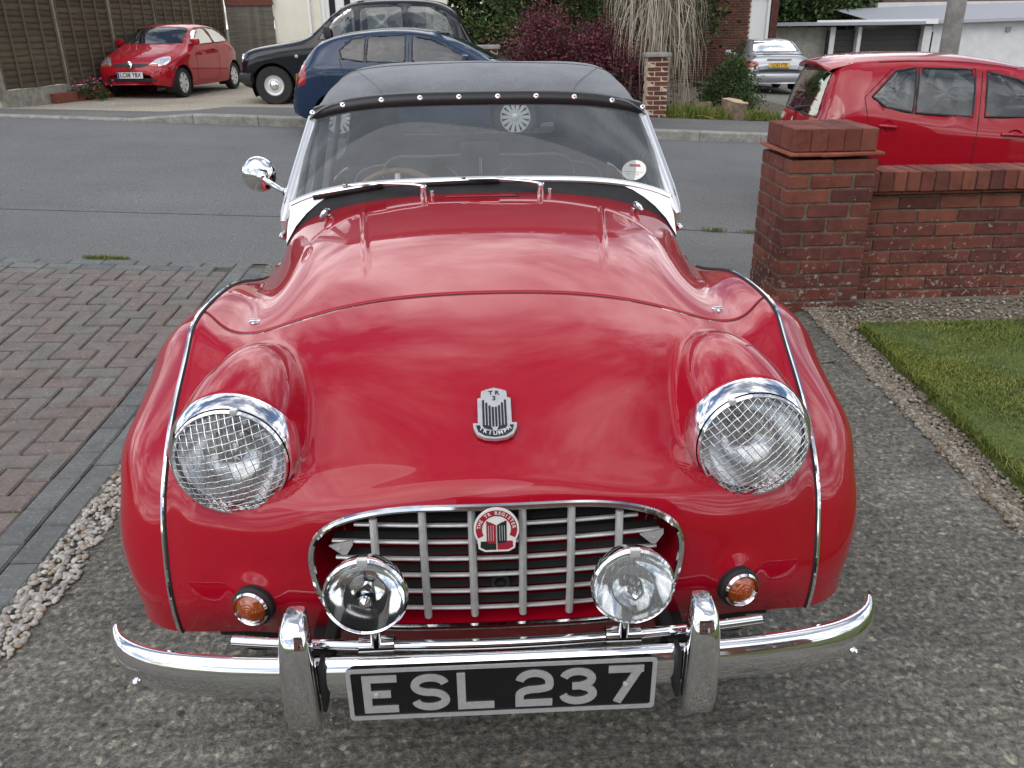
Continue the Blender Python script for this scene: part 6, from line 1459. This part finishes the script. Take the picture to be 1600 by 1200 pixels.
th = empty('tiled_roof_house', (17.0, 34.0, -1.2), R(-4), 'house with a brown tiled roof behind the white garage wall', 'house')
M['rtile'] = brick_mat('brown_tiles', [(0, (.13, .085, .065)), (.5, (.10, .065, .052)), (1, (.16, .105, .08))], 0)
boxo('wall', (6, 3.2, 1.6), (14, 6, 3.2), 'white_render', th)
for r_i in range(12):
    for k in range(16):
        o = brick((.84, .36, .05), 'rtile', th, (-.6+k*.85+(.4 if r_i % 2 else 0), -.1+r_i*.29, 2.75+r_i*.155), 0, 'roof_tile'); o.rotation_euler = (R(28), 0, 0)
gp_ = MB().tube([(10.38, 18.0, -.8), (10.30, 18.0, 6.5)], [.205, .17], 14).build('utility_pole', pm('grey_pole', (.24, .23, .215), .9, noise=.35, nscale=3), None)
tag(gp_, 'grey concrete utility pole in front of the white garage wall', 'utility pole')
for z, w_ in ((2.05, .10), (2.18, .14), (2.30, .08)): boxo('pole_tag', (10.42, 17.80, z), (w_, .02, .07), 'upvc', gp_)
# small brick piers of the front garden
for c0, nm in (((3.06, 13.62), 'narrow brick gate pier at the end of the purple shrub'), ((.28, 14.3), 'brick gate pier with pale cap at the taxi end of the purple shrub')):
    pr_ = empty('garden_pier', (c0[0], c0[1], float(ground_z(*c0))), 0, nm, 'pillar')
    boxo('mortar_core', (0, 0, .52), (.335, .335, 1.06), 'hmortar', pr_)
    for i in range(14):
        for (dx, dy, lx, ly) in (((-.06, -.12, .215, .1025), (.1125, -.06, .1025, .215), (.06, .12, .215, .1025), (-.1125, .06, .1025, .215)) if i % 2 else ((.06, -.12, .215, .1025), (.1125, .06, .1025, .215), (-.06, .12, .215, .1025), (-.1125, -.06, .1025, .215))):
            brick((lx, ly, .065), 'hbrick', pr_, (dx, dy, .04+i*.075))
    boxo('cap', (0, 0, 1.085), (.42, .42, .06), 'kerbstone', pr_, None, .01)
# house behind the photographer (seen only as a reflection in the paint and chrome)
hh_ = empty('rear_house', (3.2, -8.5, 0), R(180), 'brick house behind the photographer, mirrored in the car paint', 'house')
wall_open('wall', 9, 5.0, [(1.0, 3.2, .9, 2.2), (5.2, 7.4, .9, 2.2), (1.2, 3.0, 3.3, 4.5), (5.4, 7.2, 3.3, 4.5), (3.8, 4.7, .1, 2.1)], .3, pm('house_wall', (.23, .10, .07), .9, noise=.3, nscale=4), hh_, (-4.5, 0, 0))
for x0, x1, z0, z1 in ((1.0, 3.2, .9, 2.2), (5.2, 7.4, .9, 2.2), (1.2, 3.0, 3.3, 4.5), (5.4, 7.2, 3.3, 4.5)):
    wq = obj('window', [], [], None, hh_); boxo('pane', ((x0+x1)/2-4.5, .12, (z0+z1)/2), (x1-x0, .02, z1-z0), 'car_glass', wq)
    for x in (x0, (x0+x1)/2, x1): boxo('frame', (x-4.5, .08, (z0+z1)/2), (.08, .08, z1-z0), 'upvc', wq)
boxo('front_door', (4.25-4.5, .1, 1.1), (.9, .06, 2.0), 'upvc', hh_); boxo('back', (0, 3, 2.5), (8.9, 5, 5), 'dark', hh_)
obj('roof', [(-5, -.5, 4.9), (5, -.5, 4.9), (5, 3, 7.4), (-5, 3, 7.4), (5, 6.5, 4.9), (-5, 6.5, 4.9)], [(0, 1, 2, 3), (3, 2, 4, 5)], 'rtile', hh_, False)
# logs and bits in the verge
M['bark'] = pm('log_bark', (.20, .15, .10), .9, noise=.5, nscale=12, bump=.6, bscale=40); M['cutwood'] = pm('cut_wood', (.50, .36, .22), .8, noise=.35, nscale=14)
def log(name, c, r0, h, label, rot):
    o = empty(name, c, 0, label, 'log'); o.rotation_euler = rot; V = []; n_ = 14; rad = [r0*random.uniform(.82, 1.12) for _ in range(n_)]
    for z in (0, h*.5, h):
        for k in range(n_): a = 2*math.pi*k/n_; V.append((rad[k]*math.cos(a), rad[k]*math.sin(a), z+random.uniform(-.01, .01)))
    obj('bark', V, grid_faces(3, n_, True), 'bark', o); obj('cut_face', [(v[0]*.985, v[1]*.985, v[2]+.004) for v in V[-n_:]], [tuple(range(n_))], 'cutwood', o, False); obj('cut_face', [(v[0]*.985, v[1]*.985, v[2]-.004) for v in V[:n_]], [tuple(reversed(range(n_)))], 'cutwood', o, False); return o
g_ = lambda x, y: float(ground_z(x, y))
log('sawn_log', (4.42, 13.75, g_(4.4, 13.9)+.06), .21, .34, 'thick sawn log standing upright on the verge, nearer the silver saloon', (.10, .16, 0))
log('sawn_log', (3.98, 14.1, g_(3.9, 14.3)+.06), .20, .27, 'shorter sawn log beside the dead palm leaves', (-.05, .1, .5))

# ================================================================== vegetation
def leaf_mat(name, stops, rough=.6, sub=0):
    m, nt, b = new_mat(name); b.inputs['Roughness'].default_value = rough; b.inputs['Specular IOR Level'].default_value = .35
    g = N(nt, 'ShaderNodeNewGeometry'); L(nt, ramp(nt, g.outputs['Random Per Island'], stops), b.inputs['Base Color']); return m
M['purple'] = leaf_mat('purple_leaves', [(0, (.040, .010, .018)), (.4, (.098, .020, .034)), (.75, (.17, .034, .052)), (.93, (.23, .07, .08)), (1, (.08, .09, .04))])
M['green'] = leaf_mat('green_leaves', [(0, (.016, .032, .008)), (.4, (.035, .065, .013)), (.8, (.065, .11, .022)), (1, (.13, .15, .035))])
M['green2'] = leaf_mat('bush_leaves', [(0, (.020, .045, .012)), (.5, (.045, .085, .020)), (1, (.10, .14, .04))])
M['straw'] = leaf_mat('dead_leaves', [(0, (.19, .155, .11)), (.4, (.32, .275, .205)), (.8, (.46, .41, .33)), (1, (.25, .21, .15))], .8)
M['twig'] = pm('twigs', (.07, .05, .035), .9)
def leaves(name, P, S, mat, parent, D=None, aspect=.5):
    n = len(P); d = rng.normal(size=(n, 3)) if D is None else D; d[:, 2] *= .8; d /= np.linalg.norm(d, axis=1, keepdims=True)
    r2 = rng.normal(size=(n, 3)); q = np.cross(d, r2); q /= np.maximum(np.linalg.norm(q, axis=1, keepdims=True), 1e-6); S = S[:, None]; nn = np.cross(d, q)
    v = np.stack([P, P+d*S*.5+q*S*aspect*.5+nn*S*.06, P+d*S, P+d*S*.5-q*S*aspect*.5+nn*S*.06], 1)
    me = bpy.data.meshes.new(name); me.from_pydata(v.reshape(-1, 3).tolist(), [], (np.arange(n)*4)[:, None].__add__(np.arange(4)).tolist()); me.update(); me.materials.append(M[mat])
    o = bpy.data.objects.new(name, me); C.objects.link(o); o.parent = parent; return o
def bush(name, label, cat, c, dims, n, size, mat, clumps=40, stems=9, group=None, shell=.55, base=.15):
    o = empty(name, c, 0, label, cat, group); cx = rng.normal(size=(clumps, 3)); cx /= np.linalg.norm(cx, axis=1, keepdims=True); cx *= rng.uniform(shell, 1.0, (clumps, 1)); cx[:, 2] = np.abs(cx[:, 2])*1.0-base*.3
    cen = cx*np.array(dims)*[.5, .5, .86]+[0, 0, dims[2]*base]
    k = rng.integers(0, clumps, n); rad = min(dims)*.19; off = rng.normal(size=(n, 3))*rad*.55*rng.uniform(.6, 1.3, (clumps, 1))[k]; P = cen[k]+off; P[:, 2] = np.maximum(P[:, 2], .02)
    D = P-np.array([0, 0, dims[2]*.25])+rng.normal(size=(n, 3))*.6*min(dims); leaves('crown', P, rng.uniform(.6, 1.35, n)*size, mat, o, D)
    m_ = MB()
    for i in range(stems):
        e = cen[rng.integers(0, clumps)]; b0 = Vector((rng.normal()*dims[0]*.06, rng.normal()*dims[1]*.06, -.06)); m_.tube([b0, Vector(e)*.5+Vector((rng.normal()*.05, rng.normal()*.05, .05)), Vector(e)], [.022, .014, .005], 5)
    m_.build('trunk', 'twig', o); return o
bush('purple_shrub', 'wide purple-leaved shrub behind the canvas hood', 'shrub', (1.92, 14.9, g_(1.8, 14.6)), (3.6, 1.7, 1.72), 30000, .055, 'purple', 90, 24)
bush('green_hedge', 'glossy green hedge shrub rising behind the purple shrub', 'hedge', (1.45, 17.4, g_(1.3, 17)), (3.8, 1.7, 3.1), 22000, .085, 'green', 70, 16)
bush('verge_bush', 'low green bush on the verge in front of the silver saloon', 'shrub', (4.88, 15.6, g_(5, 15.4)), (1.15, 1.0, 1.05), 9000, .05, 'green2', 36, 12)
def tree(name, label, c, h, w_, n, size, mat='green'):
    o = empty(name, c, 0, label, 'tree', 'trees behind the garages'); m_ = MB(); m_.tube([(0, 0, -.3), (.05, 0, h*.3), (-.05, .05, h*.62), (0, 0, h*.9)], [.20, .16, .10, .03], 8)
    cl = rng.normal(size=(46, 3)); cl /= np.linalg.norm(cl, axis=1, keepdims=True); cl = cl*rng.uniform(.45, 1, (46, 1))*[w_/2, w_/2, h*.42]+[0, 0, h*.58]
    for e in cl[:16]: m_.tube([(0, 0, h*.32), tuple(e*[.5, .5, .8]), tuple(e)], [.07, .04, .012], 5)
    m_.build('trunk', 'twig', o); k = rng.integers(0, 46, n); P = cl[k]+rng.normal(size=(n, 3))*w_*.085; leaves('crown', P, rng.uniform(.6, 1.4, n)*size, mat, o); return o
for i, (x, y, h, w_, lb) in enumerate(((11.3, 34.5, 6.5, 4.4, 'dense green tree above the silver saloon'), (13.9, 36.0, 6.0, 4.6, 'spreading green tree above the grey garage roof'), (16.9, 38, 6.5, 5.0, 'green tree behind the left end of the brown tiled roof'), (9.6, 38.5, 7, 5.0, 'taller green tree between the brick house and the garages'), (2.6, 24, 6.5, 4.5, 'tall dark tree behind the green hedge'), (5.2, 26, 6.5, 4.5, 'leafy tree beside the brick house gable'), (.6, 25.5, 6.5, 4.2, 'leafy tree beside the end of the cream house'), (14.2, 42, 8, 6.5, 'far broad tree behind the garages'), (20.5, 44, 8, 7, 'far broad tree behind the brown tiled roof'))):
    tree('garden_tree', lb, (x, y, -1.0), h, w_, 11000, .19, 'green' if i % 2 else 'green2')
# dead cordyline skirt: long strap leaves hanging from the trunk
dp = empty('dead_palm', (3.30, 15.0, g_(3.3, 15)), 0, 'dead palm with a hanging skirt of long straw-coloured strap leaves', 'palm')
MB().tube([(0, 0, -.1), (.05, 0, 1.2), (0, .05, 2.6), (.05, .05, 3.6)], [.16, .13, .12, .10], 10).build('trunk', 'bark', dp)
V = []; F = []
for i in range(1500):
    a = rng.uniform(0, 2*np.pi); z0 = rng.uniform(1.2, 3.5); ln = rng.uniform(.7, 1.5); sp = rng.uniform(.20, .95)*(1 if z0 > 1.6 else .8); d = np.array([math.cos(a), math.sin(a), 0]); q = np.array([-d[1], d[0], 0])*rng.uniform(.008, .018); tw = rng.uniform(-.5, .5); b0 = len(V)
    sh = np.array([-.25*max(0, z0-2.0)*.3, 0, 0])
    for t_ in (0, .22, .5, .78, 1):
        cv = rng.normal()*.10 if t_ == 0 else cv; p = np.array([.0, 0, z0])+q/np.linalg.norm(q)*cv*math.sin(t_*3.0+i)+d*(.08+sp*math.sin(min(1, t_*1.35)*1.5))+sh*t_+np.array([0, 0, .16*math.sin(t_*3)-ln*t_**1.5]); p[2] = max(p[2], .02); w_ = q*(1-.75*t_)+np.array([0, 0, .004*tw]); V += [p-w_, p+w_]
    F += [(b0+2*k, b0+2*k+1, b0+2*k+3, b0+2*k+2) for k in range(4)]
obj('crown', V, F, 'straw', dp)
tuft('verge_grass', (3.75, 13.75, .1), .75, .45, 2600, .05, .26, 'long ragged grass on the verge below the dead palm', .003, .007, 'grass')
tuft('verge_grass', (5.1, 14.5, .05), .7, .35, 1500, .04, .20, 'ragged grass at the foot of the verge bush', .003, .007, 'grass')
tuft('verge_grass', (2.3, 13.8, .1), .9, .25, 1500, .03, .14, 'thin grass at the foot of the purple shrub', .003, .006, 'grass')
for i, (x, y, l_, a) in enumerate(((3.30, 13.45, .55, .3), (3.65, 13.40, .40, -.5), (3.95, 13.45, .35, .15))):
    o = MB().tube([(x, y, g_(x, y)+.15), (x+l_*.5*math.cos(a), y+l_*.3*math.sin(a), g_(x, y)+.165), (x+l_*math.cos(a), y+l_*math.sin(a), g_(x+l_, y)+.14)], [.010, .014, .004], 5, flat=.4).build('fallen_leaf', pm('yellow_leaf', (.50, .34, .06), .7), None)
    tag(o, ('long yellow strap leaf lying on the verge, nearest the brick pier', 'yellow strap leaf lying across the middle of the verge', 'short yellow strap leaf lying nearest the logs')[i], 'leaf', 'fallen strap leaves')
for i in range(14):
    x = 3.9+rng.uniform(0, 1.9); y = 13.4+rng.uniform(0, .5)
# flowers by the fence
fb = bush('flowering_plant', 'low pink flowering plant at the foot of the lap fence', 'plant', (-7.4, 16.1, g_(-7.4, 16)+.05), (1.0, .5, .32), 1500, .05, 'green2', 20, 5)
M['petal'] = pm('pink_petals', (.42, .06, .16), .6); leaves('flower', np.c_[rng.normal(0, .25, 160), rng.normal(0, .12, 160), rng.uniform(.2, .38, 160)], rng.uniform(.03, .05, 160), 'petal', fb, None, .9)['kind'] = 'stuff'
bush('flowering_plant', 'small mauve plant between the pink flowers and the red car', 'plant', (-7.0, 17.6, g_(-7, 17.6)+.05), (.6, .4, .25), 700, .045, 'purple', 14, 4)
boxo_ = MB().box((-7.25, 16.9, g_(-7.2, 17)+.10), (.12, 3.2, .22), rot=(0, 0, -.235)).build('flowerbed_edging', 'brick_top', None, True, 30); tag(boxo_, 'low brick edging of the flowerbed along the lap fence', 'edging')
